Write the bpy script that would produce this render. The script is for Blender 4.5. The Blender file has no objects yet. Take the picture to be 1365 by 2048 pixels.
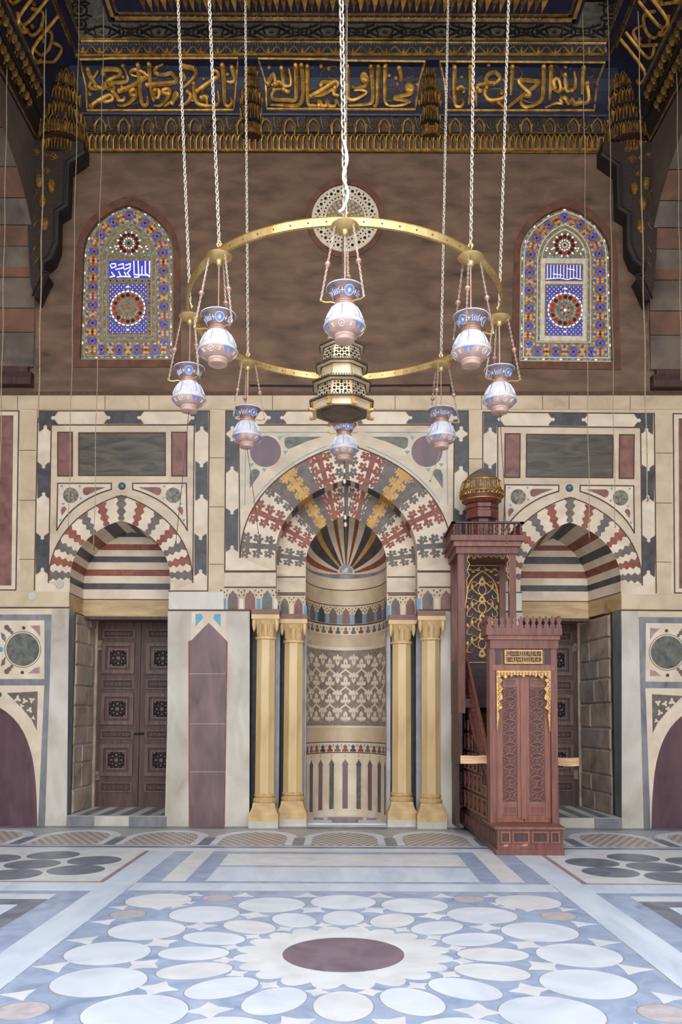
import bpy, bmesh, math, random
from math import sin, cos, tan, pi, radians, sqrt, atan2
from mathutils import Vector, Matrix
from mathutils.geometry import tessellate_polygon
random.seed(7)
S = bpy.context.scene
COL = S.collection
# ------------------------------------------------------------------ camera, sky, exposure
F = 1660.0; CXP = 687.0; TH = radians(3.5); YH = 1437.0; H = 1.6; RO = radians(0.25)
CY = YH - F * tan(TH)
cam = bpy.data.cameras.new('camera'); camo = bpy.data.objects.new('camera', cam); COL.objects.link(camo)
cam.sensor_fit = 'AUTO'; cam.sensor_width = 36.0; cam.lens = F / 2048 * 36
cam.shift_x = (682.5 - CXP) / 2048; cam.shift_y = (CY - 1024) / 2048
cam.clip_end = 200
camo.matrix_world = Matrix.Translation((0, 0, H)) @ Matrix.Rotation(pi / 2 + TH, 4, 'X') @ Matrix.Rotation(RO, 4, 'Z')
S.camera = camo
S.view_settings.view_transform = 'Standard'; S.view_settings.look = 'None'
S.view_settings.exposure = 1.38; S.view_settings.gamma = 1.0; S.view_settings.use_curve_mapping = False
wd = bpy.data.worlds.new('sky'); S.world = wd; wd.use_nodes = True
wn = wd.node_tree.nodes; wl = wd.node_tree.links
bgn = wn['Background']; tc = wn.new('ShaderNodeTexCoord'); sx = wn.new('ShaderNodeSeparateXYZ'); cr = wn.new('ShaderNodeValToRGB')
wl.new(tc.outputs['Generated'], sx.inputs[0]); wl.new(sx.outputs['Z'], cr.inputs[0]); wl.new(cr.outputs[0], bgn.inputs[0])
cr.color_ramp.elements[0].position = 0.0; cr.color_ramp.elements[0].color = (0.90, 0.82, 0.74, 1)
cr.color_ramp.elements[1].position = 0.5; cr.color_ramp.elements[1].color = (0.81, 0.91, 1.05, 1)
bgn.inputs[1].default_value = 1.55
S.cycles.max_bounces = 8; S.cycles.diffuse_bounces = 4; S.cycles.glossy_bounces = 3; S.cycles.transmission_bounces = 4
S.cycles.use_denoising = True

# ------------------------------------------------------------------ pixel rays -> places
def ray(px, py):
    u = (px - CXP) / F; v = (CY - py) / F
    u, v = u * cos(RO) - v * sin(RO), u * sin(RO) + v * cos(RO)
    return Vector((u, cos(TH) - v * sin(TH), sin(TH) + v * cos(TH)))
def P(px, py, Y):
    d = ray(px, py); t = Y / d.y
    return Vector((d.x * t, Y, H + d.z * t))
def G(px, py):
    d = ray(px, py); t = -H / d.z
    return Vector((d.x * t, d.y * t, 0))
YW = G(420, 1653).y            # the qibla wall plane
X0 = P(691, 1200, YW).x        # its axis
def W(px, py, d=0.0):          # a point on the wall, d metres proud of it
    p = P(px, py, YW); p.y -= d; return p
PXM = YW / F                   # metres per pixel on the wall

# ------------------------------------------------------------------ materials
def C(r, g, b):
    f = lambda c: (c / 255 / 12.92) if c / 255 <= 0.04045 else ((c / 255 + 0.055) / 1.055) ** 2.4
    return (f(r), f(g), f(b), 1)
MATS = {}
def mat(name, c1, c2=None, scale=3.0, rough=0.6, metal=0.0, bump=0.0, kind='noise', c3=None, stretch=(1, 1, 1), detail=6, emit=0.0, trans=0.0, dist=0.6, spec=0.5, lo=0.35, hi=0.65, bscale=None):
    m = bpy.data.materials.new(name); m.use_nodes = True
    n = m.node_tree.nodes; l = m.node_tree.links; b = n['Principled BSDF']
    b.inputs['Roughness'].default_value = rough; b.inputs['Metallic'].default_value = metal
    b.inputs['Specular IOR Level'].default_value = spec
    if trans: b.inputs['Transmission Weight'].default_value = trans
    tcn = n.new('ShaderNodeTexCoord'); mp = n.new('ShaderNodeMapping'); mp.inputs['Scale'].default_value = stretch
    l.new(tcn.outputs['Object'], mp.inputs[0])
    c2 = c2 or tuple([x * 0.8 for x in c1[:3]] + [1])
    rp = n.new('ShaderNodeValToRGB')
    if kind == 'wave':
        tx = n.new('ShaderNodeTexWave'); tx.inputs['Scale'].default_value = scale; tx.inputs['Distortion'].default_value = 9; tx.inputs['Detail'].default_value = 4
        tx.inputs['Detail Scale'].default_value = 1.4; tx.bands_direction = 'DIAGONAL'; out = tx.outputs['Fac']
    elif kind == 'voronoi':
        tx = n.new('ShaderNodeTexVoronoi'); tx.inputs['Scale'].default_value = scale; out = tx.outputs['Distance']
    elif kind == 'checker':
        tx = n.new('ShaderNodeTexChecker'); tx.inputs['Scale'].default_value = scale; out = tx.outputs['Fac']
    else:
        tx = n.new('ShaderNodeTexNoise'); tx.inputs['Scale'].default_value = scale; tx.inputs['Detail'].default_value = detail; tx.inputs['Distortion'].default_value = dist
        out = tx.outputs['Fac']
    l.new(mp.outputs[0], tx.inputs['Vector'])
    l.new(out, rp.inputs[0]); e = rp.color_ramp.elements
    e[0].position = lo; e[0].color = c2; e[1].position = hi; e[1].color = c1
    if c3:
        x = e.new(lo - 0.12 if kind != 'voronoi' else 0.9); x.color = c3
    l.new(rp.outputs[0], b.inputs['Base Color'])
    if bump:
        bn = n.new('ShaderNodeBump'); bn.inputs['Strength'].default_value = bump; bn.inputs['Distance'].default_value = 0.02
        if bscale:
            t2 = n.new('ShaderNodeTexNoise'); t2.inputs['Scale'].default_value = bscale; t2.inputs['Detail'].default_value = 5; l.new(mp.outputs[0], t2.inputs['Vector']); l.new(t2.outputs['Fac'], bn.inputs['Height'])
        else: l.new(out, bn.inputs['Height'])
        l.new(bn.outputs[0], b.inputs['Normal'])
    if emit:
        l.new(rp.outputs[0], b.inputs['Emission Color']); b.inputs['Emission Strength'].default_value = emit
    MATS[name] = m
    return m
mat('plaster', C(124, 98, 78), C(96, 75, 60), 2.0, 0.9, bump=0.25, stretch=(1, 1, 2.6), c3=C(68, 52, 44), bscale=14, dist=0.3)
mat('cream', C(217, 197, 169), C(194, 173, 146), 2.2, 0.55, bump=0.05, c3=C(170, 148, 121), stretch=(1, 1, 1.7))
mat('cream2', C(225, 207, 182), C(206, 186, 160), 3.0, 0.5, bump=0.05)
mat('cream3', C(210, 188, 156), C(187, 165, 133), 2.6, 0.55, bump=0.05, c3=C(164, 142, 114))
mat('white_marble', C(222, 214, 202), C(194, 186, 174), 2.0, 0.4, c3=C(168, 158, 144), stretch=(1, 1, 0.6), bump=0.04)
mat('pier_marble', C(206, 198, 184), C(176, 166, 150), 1.8, 0.45, c3=C(158, 140, 116), stretch=(1.4, 1, 0.7), bump=0.06)
mat('grey_marble', C(134, 134, 136), C(106, 107, 112), 5, 0.4, c3=C(74, 76, 82), stretch=(1, 1, 0.5))
mat('black', C(76, 74, 76), C(54, 53, 56), 6, 0.45, c3=C(40, 40, 44))
mat('greybrown', C(116, 102, 92), C(92, 82, 76), 8, 0.55)
mat('red', C(150, 84, 62), C(118, 62, 48), 7, 0.55)
mat('porphyry', C(140, 96, 84), C(112, 72, 64), 5, 0.5, c3=C(88, 54, 50))
mat('purple', C(122, 94, 96), C(96, 72, 76), 3.0, 0.38, c3=C(78, 56, 60), stretch=(1.6, 1, 0.5))
mat('purple_dark', C(104, 74, 80), C(80, 56, 62), 3.2, 0.3, c3=C(62, 42, 48), stretch=(1.6, 1, 0.5))
mat('yellow', C(206, 160, 88), C(180, 132, 66), 6, 0.55)
mat('line', C(96, 66, 50), C(74, 50, 38), 12, 0.7)
mat('bead', C(60, 140, 178), C(50, 118, 158), 8, 0.2)
mat('turq', C(92, 160, 184), C(72, 138, 168), 9, 0.35)
mat('green_stone', C(110, 112, 100), C(78, 80, 72), 10, 0.45, c3=C(56, 58, 54))
mat('breccia', C(150, 138, 112), C(66, 64, 58), 9, 0.45, c3=C(48, 48, 46), dist=2)
mat('dark_panel', C(96, 86, 70), C(56, 51, 43), 1.6, 0.4, stretch=(1.0, 1, 5), dist=1.6, c3=C(44, 40, 34))
mat('column', C(226, 196, 146), C(202, 168, 114), 2.6, 0.42, c3=C(170, 140, 98), stretch=(1, 1, 0.35), bump=0.05)
mat('column_base', C(212, 178, 122), C(178, 142, 94), 5, 0.55, c3=C(122, 102, 80), bump=0.15)
mat('blue_marble', C(176, 176, 182), C(150, 150, 158), 3, 0.35)
mat('rubble', C(196, 174, 152), C(156, 137, 120), 3.0, 0.85, bump=0.6, c3=C(112, 98, 86), bscale=9)
mat('rubble2', C(184, 168, 154), C(146, 133, 122), 3.0, 0.85, bump=0.6, c3=C(108, 98, 90), bscale=9)
mat('mortar', C(78, 72, 64), C(60, 55, 48), 6, 0.9)
mat('stone_red', C(128, 92, 72), C(96, 70, 56), 2.4, 0.85, bump=0.4, bscale=10)
mat('stone_grey', C(122, 108, 94), C(88, 78, 70), 2.4, 0.85, bump=0.4, c3=C(70, 60, 54), bscale=10)
mat('stone_plain', C(104, 88, 76), C(84, 71, 62), 1.8, 0.9, bump=0.3, bscale=8)
mat('tan_stone', C(200, 172, 126), C(170, 140, 96), 3, 0.5, stretch=(0.6, 1, 3), c3=C(140, 112, 78))
mat('door_wood', C(92, 66, 58), C(68, 47, 42), 5, 0.5, stretch=(4, 4, 0.5), bump=0.15)
mat('onion', C(128, 102, 80), C(100, 78, 62), 6, 0.6, bump=0.2)
mat('onion_cap', C(126, 106, 92), C(100, 82, 70), 6, 0.7)
mat('door_wood_lit', C(116, 88, 80), C(90, 66, 60), 5, 0.5, stretch=(4, 4, 0.5), bump=0.15)  # door wood lightened, as if its raised frames catch the light
mat('lamp_chain', C(206, 182, 162), C(176, 150, 130), 20, 0.4, 0.35)
mat('niche_ground', C(150, 133, 118), C(122, 107, 95), 9, 0.6, c3=C(92, 82, 76))
mat('door_carve', C(76, 56, 50), C(54, 38, 34), 60, 0.6, bump=0.5)
mat('door_stud', C(120, 98, 90), C(92, 74, 68), 20, 0.5)
mat('minbar', C(126, 73, 60), C(97, 53, 45), 4, 0.42, stretch=(5, 5, 0.6), bump=0.08, c3=C(78, 42, 36))
mat('minbar_light', C(142, 87, 68), C(116, 68, 53), 4, 0.42, stretch=(5, 5, 0.6), bump=0.08)
mat('minbar_dark', C(84, 51, 48), C(59, 36, 35), 5, 0.5, stretch=(5, 5, 0.6), bump=0.1)
mat('minbar_carve', C(116, 72, 60), C(84, 50, 42), 70, 0.55, bump=0.5)
mat('minbar_purple', C(74, 46, 50), C(52, 33, 36), 5, 0.55, stretch=(0.6, 5, 5))  # dark purple-brown wood of the steps, back board and fringe
mat('raw_wood', C(216, 176, 132), C(184, 136, 92), 6, 0.7, stretch=(0.5, 4, 4), bump=0.2)
mat('gilt', C(206, 168, 104), C(164, 124, 66), 30, 0.42, 0.4, bump=0.1)
mat('gold_old', C(222, 172, 80), C(150, 106, 42), 9, 0.38, 0.45, bump=0.1)
mat('gold_dim', C(150, 112, 52), C(86, 62, 32), 14, 0.48, 0.4, bump=0.2)
mat('navy', C(25, 30, 64), C(15, 17, 36), 9, 0.55, c3=C(14, 14, 22))
mat('navy_grey', C(62, 64, 78), C(34, 36, 48), 10, 0.55)
mat('cornice_dark', C(44, 36, 32), C(26, 21, 20), 9, 0.6, bump=0.3)
mat('cornice_red', C(70, 36, 28), C(46, 25, 22), 12, 0.6)
mat('bracket_wood', C(66, 49, 37), C(36, 27, 22), 26, 0.6, bump=0.6, dist=2.5)
mat('bracket_edge', C(42, 35, 31), C(28, 23, 22), 8, 0.6)
mat('star_ground', C(136, 130, 118), C(96, 90, 82), 10, 0.6, bump=0.3)
mat('brass', C(222, 192, 130), C(190, 154, 90), 5, 0.32, 0.6)
mat('brass_dark', C(100, 81, 62), C(72, 58, 45), 20, 0.5, 0.15)
mat('brass_sheet', C(226, 206, 172), C(198, 174, 136), 6, 0.38, 0.2)
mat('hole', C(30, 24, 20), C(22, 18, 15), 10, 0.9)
mat('lantern_under', C(112, 92, 74), C(88, 72, 58), 8, 0.4, 0.4)
mat('copper', C(208, 166, 146), C(184, 140, 120), 8, 0.32, 0.4)
mat('chain', C(206, 194, 176), C(170, 158, 140), 20, 0.42, 0.35)
mat('rope', C(176, 160, 128), C(140, 124, 96), 60, 0.8)
mat('glass_peach', C(220, 182, 162), C(198, 158, 140), 7, 0.22, trans=0.2)
mat('glass_blue', C(216, 214, 222), C(200, 186, 182), 9, 0.3, trans=0.15)
mat('glass_neck', C(174, 136, 120), C(140, 110, 102), 9, 0.15, trans=0.35)
mat('enamel_white', C(232, 232, 236), C(212, 212, 220), 20, 0.35)
mat('enamel_blue', C(120, 146, 206), C(92, 118, 184), 30, 0.35)
mat('window_frame', C(116, 78, 58), C(88, 58, 44), 6, 0.8, bump=0.2)
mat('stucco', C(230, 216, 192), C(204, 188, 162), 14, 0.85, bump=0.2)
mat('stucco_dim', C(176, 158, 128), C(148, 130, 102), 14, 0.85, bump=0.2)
mat('glass_ground', C(158, 140, 110), C(112, 97, 76), 24, 0.8)
for nm, c, e in (('pane_blue', C(74, 76, 190), 0.13), ('pane_indigo', C(92, 86, 150), 0.10), ('pane_yellow', C(206, 168, 76), 0.10), ('pane_turq', C(98, 172, 186), 0.12), ('pane_blue_unlit', C(96, 92, 148), 0.05), ('pane_yellow_unlit', C(196, 156, 82), 0.04),
                 ('pane_red', C(172, 46, 46), 0.12), ('pane_darkred', C(92, 36, 34), 0.02), ('pane_white', C(232, 234, 240), 0.25), ('pane_green', C(98, 130, 104), 0.06)):
    mat(nm, c, None, 30, 0.15, emit=e)  # panes glow faintly, standing for daylight behind the glass
# floor stones
mat('fl_white', C(230, 231, 232), C(212, 214, 219), 1.6, 0.36, c3=C(195, 199, 208), dist=1.5, bump=0.02)
mat('fl_white2', C(224, 229, 235), C(204, 211, 221), 1.3, 0.36, c3=C(190, 198, 211), stretch=(2.6, 0.7, 1), dist=1.2)
mat('fl_cream', C(232, 229, 225), C(216, 212, 208), 4, 0.36)
mat('fl_pink', C(206, 192, 190), C(186, 172, 172), 14, 0.36)
mat('fl_blue', C(174, 185, 204), C(146, 159, 182), 3.4, 0.34, c3=C(122, 136, 160), dist=1.8)
mat('fl_grey', C(132, 136, 146), C(104, 109, 120), 3.4, 0.34, c3=C(84, 90, 102), dist=1.8)
mat('fl_purple', C(134, 114, 124), C(110, 92, 104), 5, 0.3, c3=C(92, 76, 88))
mat('fl_rose', C(176, 146, 142), C(150, 122, 120), 9, 0.4)
mat('fl_joint', C(164, 157, 150), C(140, 134, 128), 9, 0.7)
mat('mosaic', C(204, 194, 182), C(156, 136, 126), 17, 0.45, kind='checker', stretch=(1, 0.55, 0))
mat('mosaic2', C(198, 192, 184), C(158, 152, 150), 14, 0.45, kind='checker', stretch=(0.7, 1, 0))

# ------------------------------------------------------------------ mesh builder
class MB:
    def __init__(s): s.v = []; s.f = []; s.m = []; s.names = []
    def mi(s, name):
        if name not in s.names: s.names.append(name)
        return s.names.index(name)
    def add(s, pts, faces, m):
        o = len(s.v); s.v += [Vector(p) for p in pts]; k = s.mi(m)
        for f in faces: s.f.append([i + o for i in f]); s.m.append(k)
    def quad(s, a, b, c, d, m): s.add([a, b, c, d], [(0, 1, 2, 3)], m)
    def prism(s, pts, off, m, sm=None, back=True):
        """pts: planar outline; off: vector from pts to the back outline"""
        pts = [Vector(p) for p in pts]; n = len(pts); off = Vector(off)
        tri = [(0, 1, 2)] if n == 3 else ([(0, 1, 2, 3)] if n == 4 and convex(pts) else tessellate_polygon([pts]))
        tri = [tuple(t) for t in tri]
        s.add(pts + [p + off for p in pts], [], m)
        o = len(s.v) - 2 * n; k = s.mi(m); k2 = s.mi(sm or m)
        for t in tri:
            s.f.append([o + i for i in t]); s.m.append(k)
            if back: s.f.append([o + n + i for i in reversed(t)]); s.m.append(k)
        for i in range(n):
            j = (i + 1) % n; s.f.append([o + i, o + j, o + n + j, o + n + i]); s.m.append(k2)
    def ring(s, outer, inner, off, m):
        n = len(outer); off = Vector(off)
        A = [Vector(p) for p in outer]; B = [Vector(p) for p in inner]
        s.add(A + B + [p + off for p in A] + [p + off for p in B], [], m); o = len(s.v) - 4 * n; k = s.mi(m)
        for i in range(n):
            j = (i + 1) % n
            for q in ((i, j, n + j, n + i), (2 * n + i, 3 * n + i, 3 * n + j, 2 * n + j), (i, 2 * n + i, 2 * n + j, j), (n + i, n + j, 3 * n + j, 3 * n + i)):
                s.f.append([o + a for a in q]); s.m.append(k)
    def box(s, a, b, m):
        x0, x1 = sorted((a[0], b[0])); y0, y1 = sorted((a[1], b[1])); z0, z1 = sorted((a[2], b[2]))
        s.add([(x0, y0, z0), (x1, y0, z0), (x1, y1, z0), (x0, y1, z0), (x0, y0, z1), (x1, y0, z1), (x1, y1, z1), (x0, y1, z1)],
              [(3, 2, 1, 0), (4, 5, 6, 7), (0, 1, 5, 4), (1, 2, 6, 5), (2, 3, 7, 6), (3, 0, 4, 7)], m)
    def tube(s, path, r, m, n=6, closed=False, caps=True):
        path = [Vector(p) for p in path]; L = len(path)
        if L < 2: return
        rs = r if isinstance(r, (list, tuple)) else [r] * L
        o = len(s.v); k = s.mi(m); pn = None
        for i, p in enumerate(path):
            a = path[i - 1] if (i > 0 or closed) else p; b = path[(i + 1) % L] if (i < L - 1 or closed) else p
            t = (b - a)
            if t.length < 1e-9: t = Vector((0, 0, 1))
            t.normalize()
            if pn is None:
                pn = t.orthogonal().normalized()
            else:
                pn = (pn - t * pn.dot(t))
                pn = pn.normalized() if pn.length > 1e-6 else t.orthogonal().normalized()
            bn = t.cross(pn)
            for j in range(n):
                a2 = 2 * pi * j / n
                s.v.append(p + (pn * cos(a2) + bn * sin(a2)) * rs[i])
        for i in range(L if closed else L - 1):
            i2 = (i + 1) % L
            for j in range(n):
                j2 = (j + 1) % n
                s.f.append([o + i * n + j, o + i * n + j2, o + i2 * n + j2, o + i2 * n + j]); s.m.append(k)
        if caps and not closed:
            s.f.append([o + j for j in reversed(range(n))]); s.m.append(k)
            s.f.append([o + (L - 1) * n + j for j in range(n)]); s.m.append(k)
    def lathe(s, prof, c, m, n=24, rot=0.0, mats=None):
        """prof: (r, z) list from the bottom up; mats: material per segment"""
        c = Vector(c); o = len(s.v)
        for r, z in prof:
            for j in range(n):
                a = rot + 2 * pi * j / n; s.v.append(c + Vector((r * cos(a), r * sin(a), z)))
        for i in range(len(prof) - 1):
            k = s.mi(mats[i] if mats else m)
            for j in range(n):
                j2 = (j + 1) % n; s.f.append([o + i * n + j, o + i * n + j2, o + (i + 1) * n + j2, o + (i + 1) * n + j]); s.m.append(k)
        k = s.mi(mats[0] if mats else m)
        if prof[0][0] > 1e-4: s.f.append([o + j for j in reversed(range(n))]); s.m.append(k)
        k = s.mi(mats[-1] if mats else m)
        if prof[-1][0] > 1e-4: s.f.append([o + (len(prof) - 1) * n + j for j in range(n)]); s.m.append(k)
    def ball(s, c, r, m, n=8, k=5, sc=(1, 1, 1)):
        c = Vector(c); pts = []
        pr = [(max(1e-4, r * sin(pi * i / k)), -r * cos(pi * i / k)) for i in range(k + 1)]
        o = len(s.v); s.lathe(pr, (0, 0, 0), m, n)
        for i in range(o, len(s.v)): q = s.v[i]; s.v[i] = c + Vector((q.x * sc[0], q.y * sc[1], q.z * sc[2]))
    def mirror(s, x0=None):
        x0 = X0 if x0 is None else x0
        for p in s.v: p.x = 2 * x0 - p.x
        return s
    def build(s, name, parent=None, smooth=False, normals=True):
        me = bpy.data.meshes.new(name)
        base = parent.get('_w', (0, 0, 0)) if parent else (0, 0, 0)
        bb = Vector(base)
        me.from_pydata([tuple(p - bb) for p in s.v], [], s.f)
        for nm in s.names: me.materials.append(MATS[nm])
        me.polygons.foreach_set('material_index', s.m)
        if normals:
            bm = bmesh.new(); bm.from_mesh(me); bmesh.ops.recalc_face_normals(bm, faces=bm.faces); bm.to_mesh(me); bm.free()
        if smooth:
            me.polygons.foreach_set('use_smooth', [True] * len(me.polygons))
            me.set_sharp_from_angle(angle=radians(38))
        me.update()
        o = bpy.data.objects.new(name, me); COL.objects.link(o)
        if parent:
            o.parent = parent
            o['_w'] = tuple(base)
        return o
def convex(p):
    n = len(p); sg = None
    nn = (p[1] - p[0]).cross(p[2] - p[0])
    for i in range(n):
        c = (p[(i + 1) % n] - p[i]).cross(p[(i + 2) % n] - p[(i + 1) % n]).dot(nn)
        if c < -1e-12: return False
    return True
def thing(name, loc, label, cat, group=None):
    o = bpy.data.objects.new(name, None); COL.objects.link(o); o.location = loc; o['_w'] = tuple(loc)
    o.empty_display_size = 0.1
    return tag(o, label, cat, group)
def tag(o, label, cat, group=None):
    o['label'] = label; o['category'] = cat
    if group: o['group'] = group
    return o
def struct(o, label=None, cat=None):
    o['kind'] = 'structure'
    if label: o['label'] = label
    if cat: o['category'] = cat
    return o
def sempty(name, label=None, cat=None):
    o = bpy.data.objects.new(name, None); COL.objects.link(o); o['_w'] = (0, 0, 0); o.empty_display_size = 0.1
    return struct(o, label, cat)
# wall-plane shorthands (pixel outlines laid on the wall, t metres thick, b metres buried)
WL = [0]
def wp(mb, pts, m, t=0.006, lay=0.0):
    WL[0] += 1; lay += (WL[0] % 140) * 5e-6
    mb.prism([W(x, y, lay + t) for x, y in pts], (0, t + 0.002, 0), m)
def wr(mb, x0, y0, x1, y1, m, t=0.006, lay=0.0): wp(mb, [(x0, y0), (x1, y0), (x1, y1), (x0, y1)], m, t, lay)
def wline(mb, pts, w, m='line', t=0.008, closed=False, lay=0.0):
    n = len(pts)
    for i in range(n if closed else n - 1):
        a = Vector(pts[i]); b = Vector(pts[(i + 1) % n]); d = b - a
        if d.length < 1e-6: continue
        d.normalize(); q = Vector((-d.y, d.x)) * w / 2; e = d * w / 2
        wp(mb, [tuple(a - e + q), tuple(b + e + q), tuple(b + e - q), tuple(a - e - q)], m, t, lay)
def circ(cx, cy, r, n=24, ry=None): return [(cx + r * cos(2 * pi * i / n), cy + (ry or r) * sin(2 * pi * i / n)) for i in range(n)]
def bez(p0, p1, p2, p3, n):
    r = []
    for i in range(n + 1):
        t = i / n; a = (1 - t) ** 3; b = 3 * t * (1 - t) ** 2; c = 3 * t * t * (1 - t); d = t ** 3
        r.append((a * p0[0] + b * p1[0] + c * p2[0] + d * p3[0], a * p0[1] + b * p1[1] + c * p2[1] + d * p3[1]))
    return r
def arch(xl, xr, ys, xa, ya, n=16, k=0.55, q=0.5, s=0.12):
    """pointed arch from left springing over the apex to the right springing"""
    L = bez((xl, ys), (xl, ys - (ys - ya) * k), (xa - (xa - xl) * q, ya + (ys - ya) * s), (xa, ya), n)
    R = bez((xa, ya), (xa + (xr - xa) * q, ya + (ys - ya) * s), (xr, ys - (ys - ya) * k), (xr, ys), n)
    return L + R[1:]
def lerp(a, b, t): return tuple(x + (y - x) * t for x, y in zip(a, b))
def at(path, t):
    t = min(max(t, 0), 1) * (len(path) - 1); i = min(int(t), len(path) - 2)
    return lerp(path[i], path[i + 1], t - i)
def smoothpath(pts, n=5):
    out = []; L = len(pts)
    for i in range(L - 1):
        p0 = pts[max(i - 1, 0)]; p1 = pts[i]; p2 = pts[i + 1]; p3 = pts[min(i + 2, L - 1)]
        for j in range(n):
            t = j / n
            out.append(tuple(0.5 * (2 * b + (c - a) * t + (2 * a - 5 * b + 4 * c - d) * t * t + (3 * b - a - 3 * c + d) * t ** 3) for a, b, c, d in zip(p0, p1, p2, p3)))
    out.append(tuple(pts[-1])); return out
# ================================================================== the qibla wall
PLANE = [0.0]
def W(px, py, d=0.0):
    Y = YW + PLANE[0]; p = P(px, py, Y); p.y -= d; return p
XL = P(73, 650, YW).x; XR = P(1297, 650, YW).x          # nave faces of the side arcades
def poly_holes(mb, outer, holes, y, m):
    loops = [[Vector((p[0], y, p[2])) for p in L] for L in [outer] + holes]
    flat = [p for L in loops for p in L]
    mb.add(flat, [tuple(t) for t in tessellate_polygon(loops)], m)
def mx(pts, x0=None):                                     # mirrored world points
    x0 = X0 if x0 is None else x0
    return [Vector((2 * x0 - p.x, p.y, p.z)) for p in pts]
BAYI = arch(140, 341, 1160, 243, 1041)
BAYE = arch(97, 386, 1165, 243, 991)
XM = P(693, 1100, YW).x                                   # the axis of the prayer niche
A1E = arch(481, 905, 1115, 693, 889, 24); A1I = arch(551, 835, 1112, 693, 959, 24)
A2E = arch(545, 841, 1130, 693, 948, 24); A2I = arch(612, 774, 1130, 693, 1030, 24)
WIN = [(160, 720)] + arch(167, 347, 511, 258, 410, 14) + [(347, 720)]
OCU = circ(691, 437, 68, 40)

wall = MB()
zt = W(691, 788).z
bl = [W(137, 1300)] + [W(x, y) for x, y in BAYI] + [W(336, 1300)]
for p in (bl[0], bl[-1]): p.z = 0
mi_ = [W(500, 1300), W(500, 1222), W(553, 1222)] + [W(x, y) for x, y in A1I] + [W(836, 1222), W(892, 1222), W(892, 1300)]
for p in (mi_[0], mi_[-1]): p.z = 0
br = list(reversed(mx(bl)))
outl = [Vector((-8, YW, 0))] + bl + mi_ + br + [Vector((8, YW, 0)), Vector((8, YW, zt)), Vector((-8, YW, zt))]
poly_holes(wall, outl, [], YW, 'cream')
wl_ = [W(x, y) for x, y in WIN]; wo = [W(x, y) for x, y in OCU]
poly_holes(wall, [Vector((-8, YW, zt)), Vector((8, YW, zt)), Vector((8, YW, 12.6)), Vector((-8, YW, 12.6))], [wl_, list(reversed(mx(wl_))), wo], YW - 0.004, 'plaster')
wall_back = struct(wall.build('wall_back', normals=False), 'cream marble and brown plaster end wall with inlaid arches', 'wall')
# make the normals face the hall
def piece(name, mb, mirror=None, parent=None, label=None, smooth=False):
    if mirror is not None: mb.mirror(mirror)
    o = mb.build(name, parent if parent else wall_back, smooth)
    if label: o['label'] = label
    return o
# ---- ledge between plaster and marble, top course joints
b = MB(); wr(b, -300, 785, 1700, 791, 'line', 0.035); piece('string_course', b)
b = MB(); wr(b, -300, 791, 1700, 819, 'cream3', 0.012)
for x in (35, 210, 298, 470, 545, 640, 790, 963, 1085, 1138, 1260): wr(b, x, 792, x + 1.2, 819, 'line', 0.013)
piece('top_course', b)

def jog(mb, x0, y0, x1, y1, m, ends, t=0.007):
    """inlaid bar whose free ends have horned, notched outlines; ends = string of l r t b"""
    vert = ('t' in ends or 'b' in ends)
    prof = [(-1, 0), (-.97, .75), (-.86, 1.0), (-.74, .45), (-.58, .6), (-.46, .1), (-.3, .12), (-.24, -.5), (-.34, -.75), (0, -1.25), (.34, -.75), (.24, -.5), (.3, .12), (.46, .1), (.58, .6), (.74, .45), (.86, 1.0), (.97, .75), (1, 0)]
    pts = []
    if vert:
        w = (x1 - x0) / 2; c = (x0 + x1) / 2; e = w * 0.5
        top = [(c + a * w, y0 - bb * e) for a, bb in prof] if 't' in ends else [(x0, y0), (x1, y0)]
        bot = [(c - a * w, y1 + bb * e) for a, bb in prof] if 'b' in ends else [(x1, y1), (x0, y1)]
        pts = top + bot
    else:
        w = (y1 - y0) / 2; c = (y0 + y1) / 2; e = w * 0.5
        rgt = [(x1 + bb * e, c + a * w) for a, bb in prof] if 'r' in ends else [(x1, y0), (x1, y1)]
        lft = [(x0 - bb * e, c - a * w) for a, bb in prof] if 'l' in ends else [(x0, y1), (x0, y0)]
        pts = rgt + lft
    wp(mb, pts, m, t)
def jcorner(mb, x0, y0, x1, y1, w, right, m, t=0.007):
    """corner bar: runs w tall along the top and w wide down the side"""
    if right: jog(mb, x0, y0, x1, y0 + w, m, 'l', t); jog(mb, x1 - w, y0 + w * .6, x1, y1, m, 'b', t)
    else: jog(mb, x0, y0, x1, y0 + w, m, 'r', t); jog(mb, x0, y0 + w * .6, x0 + w, y1, m, 'b', t)

def lobed(mb, I, E, t, m, hw=7.4, amp=2.3, n=3, s0=0.0, s1=0.985, taper=0.5):
    c0 = Vector(at(I, t)); c1 = Vector(at(E, t)); d = (c1 - c0); q = Vector((-d.y, d.x)).normalized()
    N = 8 * n; R = []; L = []
    for i in range(N + 1):
        s = s0 + (s1 - s0) * i / N; f = i / N
        h = hw * (1 - taper / 2 + taper * f) * min(1.0, .55 + 3.5 * f) + amp * sin(2 * pi * (n + .3) * f + .4)
        c = c0 + d * s
        R.append(tuple(c + q * h)); L.append(tuple(c - q * h))
    wp(mb, R + L[::-1], m, 0.007)

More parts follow.
